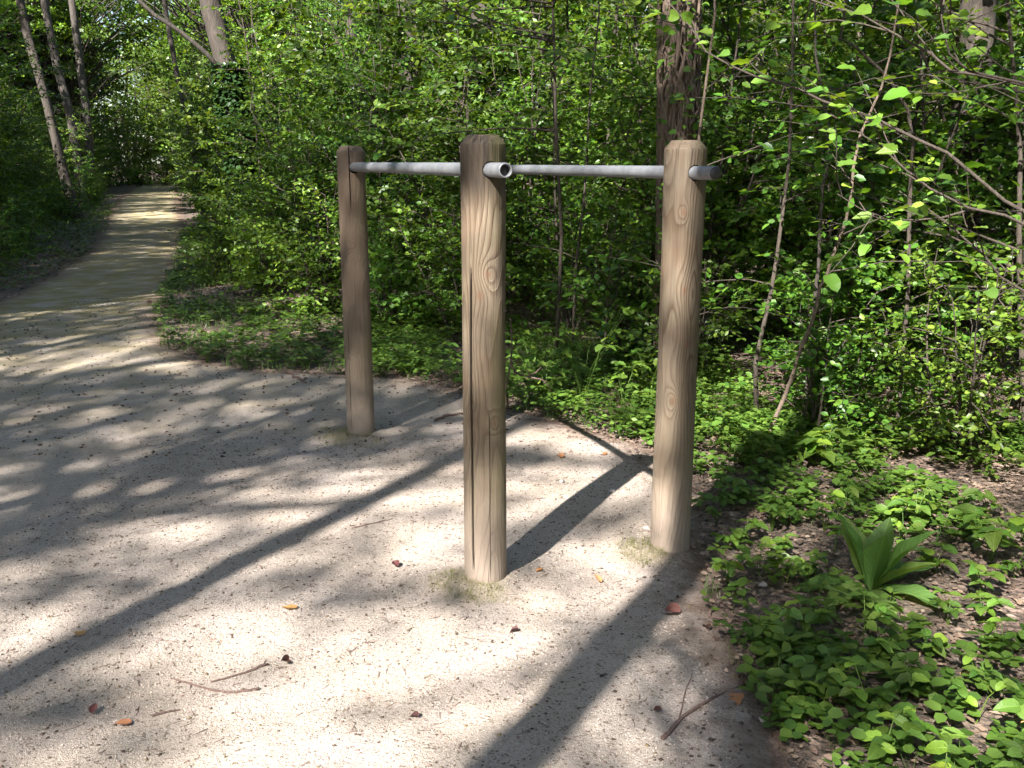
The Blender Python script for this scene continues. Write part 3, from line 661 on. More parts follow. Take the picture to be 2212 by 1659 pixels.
own_tree('shaded_tree', 'dark shaded trunk seen just above the near cracked post', [(-.36, 12.6, -.2), (-.35, 12.6, 1.5), (-.33, 12.6, 2.4), (-.38, 12.6, 4), (-.4, 12.6, 8), (-.4, 12.6, 12)], [.17, .15, .145, .14, .11, .04], M['bark_dark'], 8.6, 1.0, 1, 87)
own_tree('shaded_tree', 'dark shaded trunk halfway between the left post and the near post', [(-1.55, 14.5, -.2), (-1.5, 14.5, 1.5), (-1.47, 14.5, 2.8), (-1.55, 14.5, 5), (-1.55, 14.5, 12)], [.17, .15, .14, .13, .04], M['bark_dark'], 8.8, 1.0, 2, 88)
own_tree('shaded_tree', 'dark trunk among the branches near the right edge', [(3.25, 7.0, -.2), (3.22, 7.0, 1.5), (3.2, 7.0, 2.8), (3.2, 7.0, 5), (3.2, 7.0, 12)], [.14, .12, .11, .10, .04], M['bark'], 8.8, 1.0, 0, 89)
for k, (x, y, r_, zz_) in enumerate(((4.6, 13, .09, 0), (2.9, 16, .16, 1), (6.8, 15.5, .15, 2), (-1.5, 22, .18, 0), (-4.2, 27, .2, 1), (1.2, 26, .2, 2), (9.5, 22, .2, 0))):
    own_tree('background_tree', ['pale trunk deep in the wood at right, behind the leaning saplings', 'trunk deep in the wood, right of the vine-wrapped tree', 'farthest trunk at the right, deep in the wood', 'trunk deep in the wood, seen over the left rail', 'trunk deep in the wood, right of the ivy-clad tree', 'trunk deep in the wood, seen over the right rail', 'trunk at far right, deepest in the wood'][k],
             [(x, y, -.2), (x + .05, y, 2), (x - .05, y, 4), (x, y, 7), (x, y, 12)], [r_, r_ * .9, r_ * .85, r_ * .7, .03], M['bark'], 8.5, 1.1, k % 3, 90 + k, 'trunks deep in the wood')

# far trees whose crowns hang low and close off the sky
rf = random.Random(23)
for k, (u, v) in enumerate([(rf.uniform(-16, 22), rf.uniform(46, 92)) for _ in range(34)] + [(-7, 34), (-9, 40), (-5.5, 46), (5, 40), (9, 34), (14, 30), (18, 24), (-12, 44)]):
    x, y = uv2xy(u, v)
    if not in_view(x, y, .1, 4) or abs(u - .5) < 2.2: continue
    put_tree(x, y, rf.uniform(3.0, 6.0), rf.uniform(1.3, 2.0), (6 if k % 2 else 0) + k % 3, k % 2, rf.uniform(0, 6.28), 'distant tree closing off the wood at the end of the view', 'distant trees')
# -- tall trees round the clearing; their crowns stand above and behind the picture and break up the sunlight
CANOPY = []
rc = random.Random(17)
def shade(px, py, z, gap):                       # does a crown at height z stand between the sun and this ground point
    return px - math.sin(R(SUN_AZ)) * z / math.tan(R(SUN_EL)), py - math.cos(R(SUN_AZ)) * z / math.tan(R(SUN_EL))
for gx in range(-7, 7):
    for gy in range(-5, 12):
        x = gx * 4.4 + rc.uniform(-1.3, 1.3); y = gy * 4.4 + rc.uniform(-1.3, 1.3); u, v = xy2uv(x, y)
        zc = rc.uniform(7.2, 9.5)
        if -2.6 < u < 2.4 and v > -20: continue                       # not on the path
        if y > 1.5 and abs(x) < y * .60 + .5: continue                # trees inside the picture are placed by hand
        if math.hypot(x, y) < 2.2: continue
        CANOPY.append((x, y, zc))
def sees(x, y, z):                               # where this crown's shadow lands, and is that in or near the picture
    sx, sy = x + math.sin(R(SUN_AZ)) * z / math.tan(R(SUN_EL)), y + math.cos(R(SUN_AZ)) * z / math.tan(R(SUN_EL))
    return sx, sy, -2 < sy < 55 and -.75 * sy - 5 < sx < .6 * sy + 4
for k, (x, y, zc) in enumerate(CANOPY):
    sx, sy, ok = sees(x, y, zc + 2.2); u, v = xy2uv(sx, sy)
    if not ok: continue
    dense = 6 if (u < -1.5 and v > 9) or 18 < v < 34 else 3 if (sy < 9 and u < 1.5) or u > 3 else 0      # the left side and the far path lie in deeper shade
    if math.hypot(sx + .2, sy - 2.1) < 1.0 or math.hypot(sx - 2.05, sy - 8.3) < 1.3: continue      # openings: full sun on the near gravel and on the vine-wrapped trunk
    small = .62 if math.hypot(sx + .1, sy - 2.0) < 1.9 or math.hypot(sx - 1.6, sy - 3.6) < 1.9 or math.hypot(sx - .5, sy - 6.0) < 1.5 or math.hypot(sx - 2.05, sy - 8.3) < 1.6 else 1      # smaller crowns where more sun falls through
    if dense == 0 and 2.6 < u < 7 and rc.random() < .10: continue    # openings over the thicket
    put_tree(x, y, zc, rc.uniform(.85, 1.05) * small, dense + k % 3, k % 2, rc.uniform(0, 6.28), 'tall broadleaf tree at the edge of the clearing, outside the picture', 'tall trees round the clearing', ts=.42)
# unseen trees added left of the viewer to keep the left post, the mouth of the path and the thicket in broken shade
for k, (tx, ty, dn) in enumerate(((-2.7, 6.6, 3), (-3.6, 5.6, 3), (-2.3, 5.0, 3), (-.45, 5.9, 3), (-4.2, 8.6, 0), (-6.0, 11.5, 0), (-1.0, 5.2, 3), (-6.8, 13.5, 6), (-9.0, 18.5, 6), (-.6, 8.8, 3), (-2.2, 11.5, 3))):
    x, y = shade(tx, ty, 10.2, 0)
    put_tree(x, y, 8.0, .90, dn + k % 3, k % 2, k * 1.7, 'tall broadleaf tree added left of the viewer for its shade, outside the picture', 'shade trees added left of the viewer', ts=.38)
# the wood goes on behind and beside the viewer: low-branched trees added to hold back sky light, well below the line of the sun
rg = random.Random(31)
for k in range(22):
    a = R(100 + k * 160 / 21 * 1.0 + rg.uniform(-4, 4)) if k < 14 else R(rg.uniform(62, 100) if k % 2 else rg.uniform(262, 298))
    d = rg.uniform(8.5, 13); x, y = math.sin(a) * d, math.cos(a) * d
    if abs(xy2uv(x, y)[0] + .5) < 2.3: continue
    put_tree(x, y, rg.uniform(1.2, 2.6), rg.uniform(1.05, 1.3), 6 + k % 3, k % 2, rg.uniform(0, 6.28), 'low-branched tree of the wood behind the viewer, added to block sky light, outside the picture', 'wood behind the viewer', ts=.5)
for k, (tx, ty) in enumerate(((-1.15, 2.8),)):
    x, y = shade(tx, ty, 10.0, 0); put_tree(x, y, 8.6, .46, 3 + k, k, k * 2.3, 'slender tree added behind the viewer to dapple the near gravel', None, ts=.3)  # unseen tree added so that its crown breaks up the foreground sun
# two slim trees behind the viewer whose trunks lay their long shadows over the gravel
for (x, y, t_, lab) in ((-3.35, -1.55, .62, 'slim tree behind the viewer whose shadow crosses the gravel at left'), (-1.56, -1.20, .74, 'tree behind the viewer whose broad shadow reaches the right post')):
    put_tree(x, y, 8.4, .75, 1, 1, 1.0, lab, None, ts=t_)

# ------------------------------------------------------------------ saplings and the arching shrub at right
def shaped_leaf(w, fold, curl, nx=2, ny=6, shape='ovate'):
    """one leaf of unit length along +Y with a midrib fold and a curl, as a small grid"""
    V = []; 
    for j_ in range(ny + 1):
        t = j_ / ny
        if shape == 'ovate': hw = w * (math.sin(math.pi * min(1, t * .93 + .07) ** .75) ** .85)
        elif shape == 'round': hw = w * math.sin(math.pi * min(1, .12 + t * .88) ** .9) ** .6
        else: hw = w * math.sin(math.pi * min(1, .03 + t * .97) ** 1.15) ** .9
        if t > .999: hw = w * .02
        for i_ in range(-nx, nx + 1):
            q = i_ / nx; V.append((q * hw, t, abs(q) * hw * fold - curl * t * t + .03 * math.sin(t * 14) * abs(q) * hw * 4))
    n_ = 2 * nx + 1
    Q = [(j_ * n_ + i_, j_ * n_ + i_ + 1, (j_ + 1) * n_ + i_ + 1, (j_ + 1) * n_ + i_) for j_ in range(ny) for i_ in range(n_ - 1)]
    return np.array(V), np.array(Q)
def leaf_data(name, m, *a, **k): V_, Q_ = shaped_leaf(*a, **k); return np_mesh(name, V_, [Q_], m, True)
def put_leaf(me, parent, p, d, nrml, s, name='leaf'):
    d = Vector(d).normalized(); x = d.cross(Vector(nrml)).normalized(); z = x.cross(d)
    o = link(name, me, parent); mt = Matrix((x * s, d * s, z * s)).transposed().to_4x4(); mt.translation = Vector(p); o.matrix_local = mt
    return o
class LeafParts:
    """collects leaves as separate objects that share mesh data"""
    def __init__(s, mes, parent): s.m = mes; s.p = parent; s.c = 0
    def leaves(s, P, D, N, S, tm):
        for a, b, c, d in zip(np.asarray(P), np.asarray(D), np.asarray(N), np.asarray(S).ravel()):
            put_leaf(s.m[s.c % len(s.m)], s.p, a, b, c, float(d)); s.c += 1
M['leaf_vein'] = leaf_mat('veined young leaf', [G2, G3, G4, G3, (.15, .26, .05), G2], veins=.6)
M['leaf_low_vein'] = leaf_mat('veined ground leaf', [(.042, .088, .014), (.068, .132, .020), (.095, .172, .026), (.125, .200, .036)], trans=.34, veins=.6)
HAZEL = [leaf_data('hazel_leaf', M['leaf_vein'], .36, .25, .14, shape='round'), leaf_data('hazel_leaf', M['leaf_vein'], .32, .4, .05, shape='ovate'), leaf_data('hazel_leaf', M['leaf'], .34, .15, .22, shape='round')]

rs = np.random.RandomState(33)
def sapling(label, P, r0, r1, m, z0, nbr, seed, dense=1.0):
    P = np.array(P, float)[::-1]; b = P[0].copy(); b[2] = 0
    e = link('sapling', None, None, (b[0], b[1], float(hz(b[0], b[1])))); tag(e, label, 'sapling', 'thin saplings right of the bars')
    Q = P - b; top = Q[-1]; Q = np.vstack([[Q[0][0] - .01, Q[0][1], -.08], Q, top + [.05, .02, .5], top + [.02, .1, 1.2], top + [.15, .1, 2.0]])
    st = MB(); st.tube(Q, np.linspace(r0, r1, len(Q)), 8); link('stem', st.mesh('stem', m, True), e)
    lf, br = MB(), MB(); r = np.random.RandomState(seed)
    for k in range(nbr):
        p, d = along(Q, z0 + (1 - z0) * (k + r.rand()) / nbr); a = r.rand() * 6.283
        B = wander(r, p, (math.cos(a), math.sin(a), .25), r.uniform(.35, .9), 5, .12, 0, .1)
        br.tube(B, np.linspace(.004, .0015, 6), 4, False); spray(r, lf, br, B, .055, T_OVATE, .05, (.1, .25), .11)
    tag(link('twigs', br.mesh('twigs', M['twig'], True), e), kind='stuff'); tag(link('foliage', lf.mesh('foliage', M['leaf']), e), kind='stuff')
    return e
sapling('straight dark sapling stem left of the leaning pale one', [(1.431, 5.2, 2.204), (1.453, 5.2, 1.753), (1.461, 5.2, 1.411), (1.447, 5.2, 1.182), (1.427, 5.2, 0.9), (1.408, 5.2, 0.717), (1.37, 5.2, 0.489), (1.345, 5.2, 0.32), (1.368, 5.2, 0.05)], .015, .004, M['twig'], .30, 14, 1)
sapling('crooked pale sapling leaning right from the ground plants', [(1.778, 4.75, 1.895), (1.749, 4.75, 1.747), (1.708, 4.75, 1.642), (1.666, 4.75, 1.528), (1.647, 4.75, 1.387), (1.647, 4.75, 1.285), (1.631, 4.75, 1.125), (1.574, 4.75, .944), (1.561, 4.75, .879), (1.528, 4.75, .808), (1.518, 4.75, .702), (1.493, 4.75, .604), (1.455, 4.75, .506), (1.434, 4.75, .404), (1.392, 4.75, .256), (1.305, 4.75, .02)], .012, .004, M['twig_red'], .40, 12, 2)
sapling('dark upright sapling just behind the leaning pale one', [(1.6, 5.4, 2.235), (1.624, 5.4, 1.968), (1.7, 5.4, 1.685), (1.721, 5.4, 1.6), (1.73, 5.4, 1.412), (1.711, 5.4, 1.269), (1.713, 5.4, 1.028), (1.721, 5.4, .851), (1.708, 5.4, .604), (1.702, 5.4, .132), (1.724, 5.4, .011)], .014, .004, M['bark_dark'], .30, 12, 3)
sapling('thin sapling with a hooked top near the right edge', [(1.62, 5.0, 2.009), (1.702, 5.0, 1.967), (1.873, 5.0, 1.824), (1.984, 5.0, 1.671), (2.027, 5.0, 1.499), (2.034, 5.0, 1.235), (2.07, 5.0, .742), (2.08, 5.0, .02)], .013, .004, M['twig'], .30, 10, 4)
sapling('short sapling close behind the right post', [(.93, 4.9, 1.6), (.90, 4.9, 1.1), (.88, 4.9, .7), (.90, 4.9, .02)], .011, .004, M['twig_red'], .25, 10, 5)
sapling('thin stem rising from the thicket between the near and right posts', [(.55, 7.0, 1.9), (.52, 7.0, 1.2), (.46, 7.0, .6), (.45, 7.0, .02)], .012, .004, M['twig'], .2, 12, 6)

e = link('arching_shrub', None, None, (2.62, 3.85, float(hz(2.62, 3.85)))); tag(e, 'arching shrub whose long branches reach in from the right edge', 'shrub')
o0 = np.array(e.location); root = np.array([2.62, 3.85, -.05]); bb = MB(); lp = LeafParts(HAZEL, e); tw = MB()
BR = [([(.574, 3.8, 1.988), (.671, 3.8, 1.888), (.728, 3.8, 1.806), (.824, 3.8, 1.755), (.92, 3.8, 1.716), (1.084, 3.8, 1.671), (1.182, 3.8, 1.626), (1.299, 3.8, 1.593), (1.404, 3.8, 1.554), (1.56, 3.8, 1.482), (1.674, 3.8, 1.435), (1.763, 3.8, 1.369), (1.914, 3.8, 1.254), (1.996, 3.8, 1.213), (2.138, 3.8, 1.117), (2.42, 3.82, .7)], .0095, .0035),
      ([(.899, 3.3, 1.932), (1.034, 3.3, 1.889), (1.127, 3.3, 1.867), (1.212, 3.3, 1.823), (1.297, 3.3, 1.78), (1.364, 3.3, 1.747), (1.439, 3.3, 1.691), (1.528, 3.3, 1.68), (1.684, 3.3, 1.647), (1.799, 3.3, 1.613), (2.3, 3.6, 1.1)], .008, .003),
      ([(1.077, 3.5, 1.59), (1.235, 3.5, 1.494), (1.301, 3.5, 1.457), (1.396, 3.5, 1.377), (1.491, 3.5, 1.309), (1.638, 3.5, 1.24), (1.768, 3.5, 1.215), (1.971, 3.5, 1.127), (2.35, 3.7, .8)], .008, .0025),
      ([(1.196, 3.6, 1.287), (1.292, 3.6, 1.229), (1.393, 3.6, 1.197), (1.492, 3.6, 1.191), (1.59, 3.6, 1.2), (1.686, 3.6, 1.229), (1.883, 3.6, 1.223), (2.3, 3.75, .85)], .006, .002),
      ([(1.173, 2.8, 1.833), (1.183, 2.8, 1.778), (1.211, 2.8, 1.694), (1.27, 2.8, 1.647), (1.429, 2.8, 1.614), (1.525, 2.8, 1.585), (2.1, 3.3, 1.25), (2.4, 3.6, .7)], .007, .0025),
      ([(1.40, 3.55, 1.30), (1.556, 3.6, 1.216), (1.67, 3.6, 1.132), (1.763, 3.6, 1.06), (1.832, 3.6, .98), (1.926, 3.6, .927), (2.062, 3.6, .852), (2.4, 3.75, .55)], .008, .0025)]
for k, (P, r0, r1) in enumerate(BR):
    P = np.array(P[::-1]); P = np.vstack([root[None] + rs.normal(0, .03, 3) * [1, 1, 0], P]) - o0
    bb.tube(P, np.linspace(r0 * .95, r1 * .7, len(P)), 7)
    for q in range(7):
        t = .42 + .58 * (q + rs.rand()) / 7; p, d = along(P, t)
        sd_ = nrm(np.cross(d, UP)) * (1 if q % 2 else -1)
        B = wander(rs, p, d * .7 + sd_ * .5 + np.array([0, 0, rs.normal(.15, .35)]), rs.uniform(.15, .42), 4, .13, .02)
        tw.tube(B, np.linspace(.003, .0012, 5), 4, False)
        m_ = 3; ts = np.linspace(.35, 1, m_)
        for i_, t2 in enumerate(ts):
            pp, dd = along(B, t2); s2 = nrm(np.cross(dd, UP)) * (1 if i_ % 2 else -1)
            lp.leaves([pp], [dd * .5 + s2 * .8 + np.array([0, 0, -.2])], [UP + rs.normal(0, .45, 3) + np.array([0, -.35, 0])], [rs.uniform(.045, .085)], None)
link('branches', bb.mesh('branches', M['twig'], True), e); tag(link('twigs', tw.mesh('twigs', M['twig'], True), e), kind='stuff')
# a leafy branch hanging into the top of the picture, from a tall shrub behind the near post
e = link('overhanging_shrub', None, None, (.30, 6.5, float(hz(.30, 6.5)))); tag(e, 'light green shrub whose leafy branches hang above the right rail', 'shrub')
bb = MB(); lp = LeafParts(HAZEL, e)
trunk_ = np.array([(0, 0, -.05), (.03, -.05, .9), (-.02, -.1, 1.7), (-.05, -.2, 2.4), (-.1, -.2, 3.2)]); bb.tube(trunk_, [.013, .012, .010, .008, .005], 8)
for k in range(22):
    p, d = along(trunk_, rs.uniform(.45, 1)); a = rs.uniform(2.6, 5.4)
    B = wander(rs, p, (math.cos(a), math.sin(a), .15), rs.uniform(.6, 1.6), 6, .10, .0, .12); bb.tube(B, np.linspace(.008, .0018, 7), 4, False)
    for q in range(9):
        pp, dd = along(B, .25 + .75 * q / 8.01); s2 = nrm(np.cross(dd, UP)) * (1 if q % 2 else -1)
        lp.leaves([pp], [dd * .5 + s2 * .8 + np.array([0, 0, -.25])], [UP + rs.normal(0, .4, 3) + np.array([0, -.4, 0])], [rs.uniform(.05, .085)], None)
link('branches', bb.mesh('branches', M['twig'], True), e)

# ------------------------------------------------------------------ low plants
rs = np.random.RandomState(44)
def scatter(n, x0, x1, y0, y1, cond):
    X = rs.uniform(x0, x1, n); Y = rs.uniform(y0, y1, n); k = cond(X, Y); X, Y = X[k], Y[k]
    return X, Y, gz(X, Y)
patchy = sines(9, 20, 1.5, 7); patchy2 = sines(10, 20, 3, 14)
def not_hedge(X, Y):
    u, v = xy2uv(X, Y); return u < np.interp(v, [a for a, b in HV], [b for a, b in HV]) + 1.0
def cover(name, label, pts, size, hgt, m, tm, stems=(2, 4), per=(3, 5), cat='ground cover'):
    lf, st = MB(), MB(); X, Y, Z = pts
    for x, y, z in zip(X, Y, Z):
        for s_ in range(rs.randint(*stems)):
            h = hgt * rs.uniform(.3, 1.2); q = rs.normal(0, .035, 2); top = np.array([x + q[0], y + q[1], z + h])
            if h > .05: st.tube([(x, y, z - .005), top], [.0012, .0008], 3, False)
            n_ = rs.randint(*per); a0 = rs.rand() * 6.283; a = a0 + np.arange(n_) * 6.283 / n_ + rs.normal(0, .2, n_)
            D = np.stack([np.cos(a), np.sin(a), rs.normal(.05, .2, n_)], -1)
            N = UP + rs.normal(0, .28, (n_, 3)); s = size * rs.uniform(.7, 1.25) * rs.uniform(.85, 1.15, n_)
            lf.leaves(np.repeat(top[None], n_, 0) + D * .006, D, N, s, tm)
    o = link(name, lf.mesh(name, m)); tag(o, label, None, None, 'stuff')
    if st.n: s_ = link('stalks', st.mesh('stalks', m), o)
    return o
out = lambda X, Y: (edge_dist(X, Y) < -.02) & (np.hypot(X - 1.2, Y - 2.93) > .13)
A = scatter(1700, .55, 3.4, 1.75, 5.4, lambda X, Y: out(X, Y) & not_hedge(X, Y) & (patchy(X, Y) > -.06))
A2 = scatter(1500, .55, 3.4, 1.75, 5.4, lambda X, Y: out(X, Y) & not_hedge(X, Y) & (patchy2(X, Y) > .06))
cover('ground_cover', 'narrow-leaved low plants mixed through the patch right of the bars', A2, .045, .09, M['leaf_low'], T_OVATE, (1, 3), (2, 5))
cover('ground_cover', 'low green round-leaved plants covering the soil right of the bars', A, .036, .065, M['leaf_low'], T_ROUND)
B = scatter(1500, -1.2, 1.5, 4.7, 7.6, lambda X, Y: (edge_dist(X, Y) < .02) & not_hedge(X, Y) & (patchy(X, Y) > -.22))
cover('ground_cover', 'bright low plants at the foot of the thicket behind the bars', B, .038, .12, M['leaf_low'], T_OVATE)
Cc = scatter(9000, -6.5, -.5, 6.2, 20, lambda X, Y: (edge_dist(X, Y) < .05) & (xy2uv(X, Y)[0] > 0) & not_hedge(X, Y) & (patchy2(X, Y) > -.3) & (np.hypot((X + 2.55) / 1.0, (Y - 10.2) / .9) > 1))
cover('ground_cover', 'green weeds along the right edge of the path beyond the left post', Cc, .045, .10, M['leaf_low'], T_OVATE)
D_ = scatter(9000, -16, -3, 8, 30, lambda X, Y: (edge_dist(X, Y) < .05) & (xy2uv(X, Y)[0] < 0) & (xy2uv(X, Y)[0] > -5) & (patchy2(X, Y) > -.35))
cover('ground_cover', 'dark ground plants on the bank left of the path', D_, .06, .14, M['leaf_low'], T_OVATE, (1, 3), (3, 5))
E_ = scatter(2600, -3, 9, 4.5, 14, lambda X, Y: (edge_dist(X, Y) < -.1) & (xy2uv(X, Y)[0] > 2.5) & (patchy2(X, Y) > -.1))
cover('ground_cover', 'scattered seedlings on the shaded floor under the thicket', E_, .05, .15, M['leaf_low'], T_OVATE, (1, 3), (3, 5))
# grass
def grass(label, pts, h, m='grass', blades=(5, 12), spread=.02, name='grass'):
    g = MB(); X, Y, Z = pts
    for x, y, z in zip(X, Y, Z):
        n_ = rs.randint(*blades); q = rs.normal(0, spread, (n_, 2)); a = rs.rand(n_) * 6.283; t_ = rs.uniform(.1, .7, n_)
        g.leaves(np.stack([x + q[:, 0], y + q[:, 1], np.full(n_, z - .004)], -1), np.stack([np.cos(a) * t_, np.sin(a) * t_, np.ones(n_)], -1), np.stack([-np.cos(a), -np.sin(a), t_], -1), h * rs.uniform(.4, 1.2, n_), T_BLADE)
    o = link(name, g.mesh(name, M[m])); tag(o, label, None, None, 'stuff'); return o
grass('thin grass along the right edge of the path', scatter(2600, -6, -.6, 6.3, 17, lambda X, Y: (np.abs(edge_dist(X, Y) + .35) < .45) & (xy2uv(X, Y)[0] > 0)), .09)
grass('grass blades among the plants at the gravel edge', scatter(120, .6, 1.5, 1.8, 3.2, lambda X, Y: (np.abs(edge_dist(X, Y) + .15) < .2) & (patchy2(X, Y) > .1)), .08)
def ring_pts(c, a0, a1, n, r0=.06, r1=.16):
    a = rs.uniform(a0, a1, n); r_ = rs.uniform(r0, r1, n) ; X = c.x + r_ * np.sin(a); Y = c.y - r_ * np.cos(a); return X, Y, gz(X, Y)
for c, lab, a0, a1, n_, rad in ((P_M, 'yellow moss and fine grass at the foot of the near post', -1.9, .5, 260, .19), (P_L, 'yellow moss hugging the foot of the left post', -2.2, .8, 300, .25), (P_R, 'yellow moss at the foot of the right post', -2.2, -.2, 190, .19)):
    grass(lab, ring_pts(c, a0, a1, n_, .072, rad), .022, 'moss', (5, 10), .008, 'moss')

# individual plants, every leaf a part
PL = [leaf_data('plant_leaf', M['leaf_low_vein'], .34, .3, .15, shape='round'), leaf_data('plant_leaf', M['leaf_low_vein'], .30, .35, .2, shape='ovate'), leaf_data('plant_leaf', M['leaf_vein'], .36, .2, .25, shape='round')]
def herb(x, y, n_, size, h, label, group, name='woodland_plant', mes=PL):
    z = float(gz(x, y)); e = link(name, None, None, (x, y, z)); tag(e, label, 'plant', group)
    st = MB(); k = 0
    for s_ in range(n_):
        a = rs.rand() * 6.283; hh = h * rs.uniform(.5, 1.15); top = np.array([math.cos(a) * hh * .45, math.sin(a) * hh * .45, hh])
        st.tube([(0, 0, -.01), top * [.4, .4, .6], top], [.002, .0016, .001], 4, False)
        for q in range(3):
            b = a + (q - 1) * 1.5 + rs.normal(0, .2)
            put_leaf(mes[k % len(mes)], e, top, (math.cos(b), math.sin(b), rs.normal(0, .15)), (rs.normal(0, .25), rs.normal(0, .25) - .1, 1), size * rs.uniform(.7, 1.2) * (1 if q == 1 else .85)); k += 1
    link('stalks', st.mesh('stalks', M['leaf_low']), e)
rs = np.random.RandomState(46)
HERBS = [(.78, 3.30), (.86, 3.42), (.95, 3.25), (.82, 3.62), (.93, 3.78), (1.05, 3.5), (1.12, 3.72), (1.0, 3.95), (1.22, 3.55), (1.35, 3.70), (1.45, 3.45), (1.18, 3.32), (1.02, 3.08), (.9, 3.02),
         (1.55, 3.62), (1.62, 3.40), (.97, 2.82), (.86, 2.62), (1.08, 2.68), (1.2, 2.55), (1.32, 2.72), (1.0, 2.48), (.80, 2.30), (.92, 2.20), (1.06, 2.30), (1.18, 2.2), (1.3, 2.35), (1.42, 2.5),
         (.85, 2.02), (1.0, 2.05), (1.15, 2.0), (1.28, 2.1), (.98, 1.9), (1.12, 1.86), (1.45, 2.75), (1.55, 2.95), (1.7, 3.1), (1.48, 3.1), (1.8, 3.45), (1.92, 3.7), (1.7, 3.8), (.70, 2.92), (.73, 3.03)]
HERBS.sort(key=lambda q: math.hypot(q[0] - .58, q[1] - 3.3))
for k, (x, y) in enumerate(HERBS):
    herb(x + rs.normal(0, .02), y + rs.normal(0, .02), rs.randint(3, 6), rs.uniform(.038, .062), rs.uniform(.06, .13), f'{nth(k)} nearest low green plant to the right post, on its right', 'ground plants right of the right post')
for k, (x, y) in enumerate(sorted(((rs.uniform(-.6, 1.05), rs.uniform(5.0, 6.6)) for _ in range(34)), key=lambda q: q[0] / q[1])):
    if edge_dist(x, y) > -.02 or not not_hedge(np.array(x), np.array(y)): continue
    herb(x, y, rs.randint(4, 8), rs.uniform(.045, .07), rs.uniform(.12, .32), f'{nth(k)} bright leafy plant from the left along the thicket edge behind the bars', 'leafy plants behind the bars')
herb(.42, 5.55, 14, .085, .62, 'tall bright leafy plant in the gap between the near and right posts', None)
herb(1.47, 4.35, 8, .10, .16, 'bright yellow-green plant below the leaning sapling', None)
herb(1.72, 3.22, 7, .085, .15, 'bright sunlit broad-leaved plant at the right edge', None)
herb(1.58, 3.55, 6, .075, .14, 'sunlit five-leaved plant behind the broad rosette', None)
for k, (x, y) in enumerate(sorted(((rs.uniform(-3.2, -.95), rs.uniform(6.3, 9.0)) for _ in range(26)), key=lambda q: q[0] / q[1])):
    if edge_dist(x, y) > -.02: continue
    herb(x, y, rs.randint(3, 6), rs.uniform(.05, .08), rs.uniform(.10, .22), f'{nth(k)} green weed from the left, beside the path left of the left post', 'weeds left of the left post')
# the broad rosette
DOCK = [leaf_data('rosette_leaf', M['leaf_dock'], .19, .45, .15, 3, 10, 'lance'), leaf_data('rosette_leaf', M['leaf_dock'], .20, .35, .45, 3, 10, 'lance')]
e = link('broad_leaf_rosette', None, None, (1.20, 2.99, float(gz(1.20, 2.99)))); tag(e, 'large rosette of long upright leaves among the plants at lower right', 'plant')
for (a, tilt, s, mi) in ((-1.9, .25, .29, 0), (1.2, .50, .31, 0), (.0, .18, .25, 0), (2.4, .35, .26, 0), (-2.7, .45, .27, 0), (.7, .75, .27, 0), (-.9, 1.15, .24, 1), (-1.55, 1.2, .25, 1), (-.15, 1.25, .27, 1), (.9, 1.2, .26, 1), (1.9, 1.0, .25, 1)):
    d = (math.sin(a) * math.sin(tilt), -math.cos(a) * math.sin(tilt), math.cos(tilt)); nn = (-math.sin(a) * math.cos(tilt), math.cos(a) * math.cos(tilt), math.sin(tilt))
    put_leaf(DOCK[mi], e, (math.sin(a) * .012, -math.cos(a) * .012, .004), d, nn, s * .95)

# ------------------------------------------------------------------ litter, crumbs, grains
rs = np.random.RandomState(52)
def flat_leaves(n, x0, x1, y0, y1, cond, size, m, name, label, up=.004, tm=T_OVATE):
    X, Y, Z = scatter(n, x0, x1, y0, y1, cond); mb = MB(); a = rs.rand(len(X)) * 6.283
    D = np.stack([np.cos(a), np.sin(a), rs.normal(0, .22, len(X))], -1)
    mb.leaves(np.stack([X, Y, Z + up + rs.rand(len(X)) * .012], -1), D, UP + rs.normal(0, .35, (len(X), 3)), size * rs.uniform(.5, 1.3, len(X)), tm)
    o = link(name, mb.mesh(name, m)); tag(o, label, None, None, 'stuff'); return o
flat_leaves(40000, -1.2, 4.0, 1.75, 6.5, lambda X, Y: edge_dist(X, Y) < rs.normal(-.02, .06, len(X)), .023, M['litter'], 'leaf_litter', 'pinkish brown dead leaf litter right of and behind the bars')
flat_leaves(16000, -8, 8, 6.2, 16, lambda X, Y: edge_dist(X, Y) < rs.normal(-.02, .08, len(X)), .055, M['litter'], 'leaf_litter', 'dead leaf litter under the thicket and along the path')
def bits(n, x0, x1, y0, y1, cond, lo, hi, flat, m, name, label, power=2.0):
    X, Y, Z = scatter(n, x0, x1, y0, y1, cond); k = len(X); s = lo + (hi - lo) * rs.rand(k) ** power
    base = np.array([[1, 0, 0], [0, 1, 0], [-1, 0, 0], [0, -1, 0], [0, 0, 1], [0, 0, -1]], float)
    T = np.array([[0, 1, 4], [1, 2, 4], [2, 3, 4], [3, 0, 4], [1, 0, 5], [2, 1, 5], [3, 2, 5], [0, 3, 5]])
    a = rs.rand(k) * 6.283; ca, sa = np.cos(a), np.sin(a)
    b = base[None] * rs.uniform(.6, 1.3, (k, 6, 1)) * s[:, None, None] * np.stack([np.ones(k), rs.uniform(.5, 1, k), np.full(k, flat)], -1)[:, None]
    V_ = np.stack([b[..., 0] * ca[:, None] - b[..., 1] * sa[:, None], b[..., 0] * sa[:, None] + b[..., 1] * ca[:, None], b[..., 2]], -1) + np.stack([X, Y, Z + s * flat * .45], -1)[:, None]
    mb = MB(); mb.add(V_.reshape(-1, 3), None, (T[None] + np.arange(k)[:, None, None] * 6).reshape(-1, 3))
    o = link(name, mb.mesh(name, m)); tag(o, label, None, None, 'stuff'); return o
on = lambda X, Y: edge_dist(X, Y) > -.05
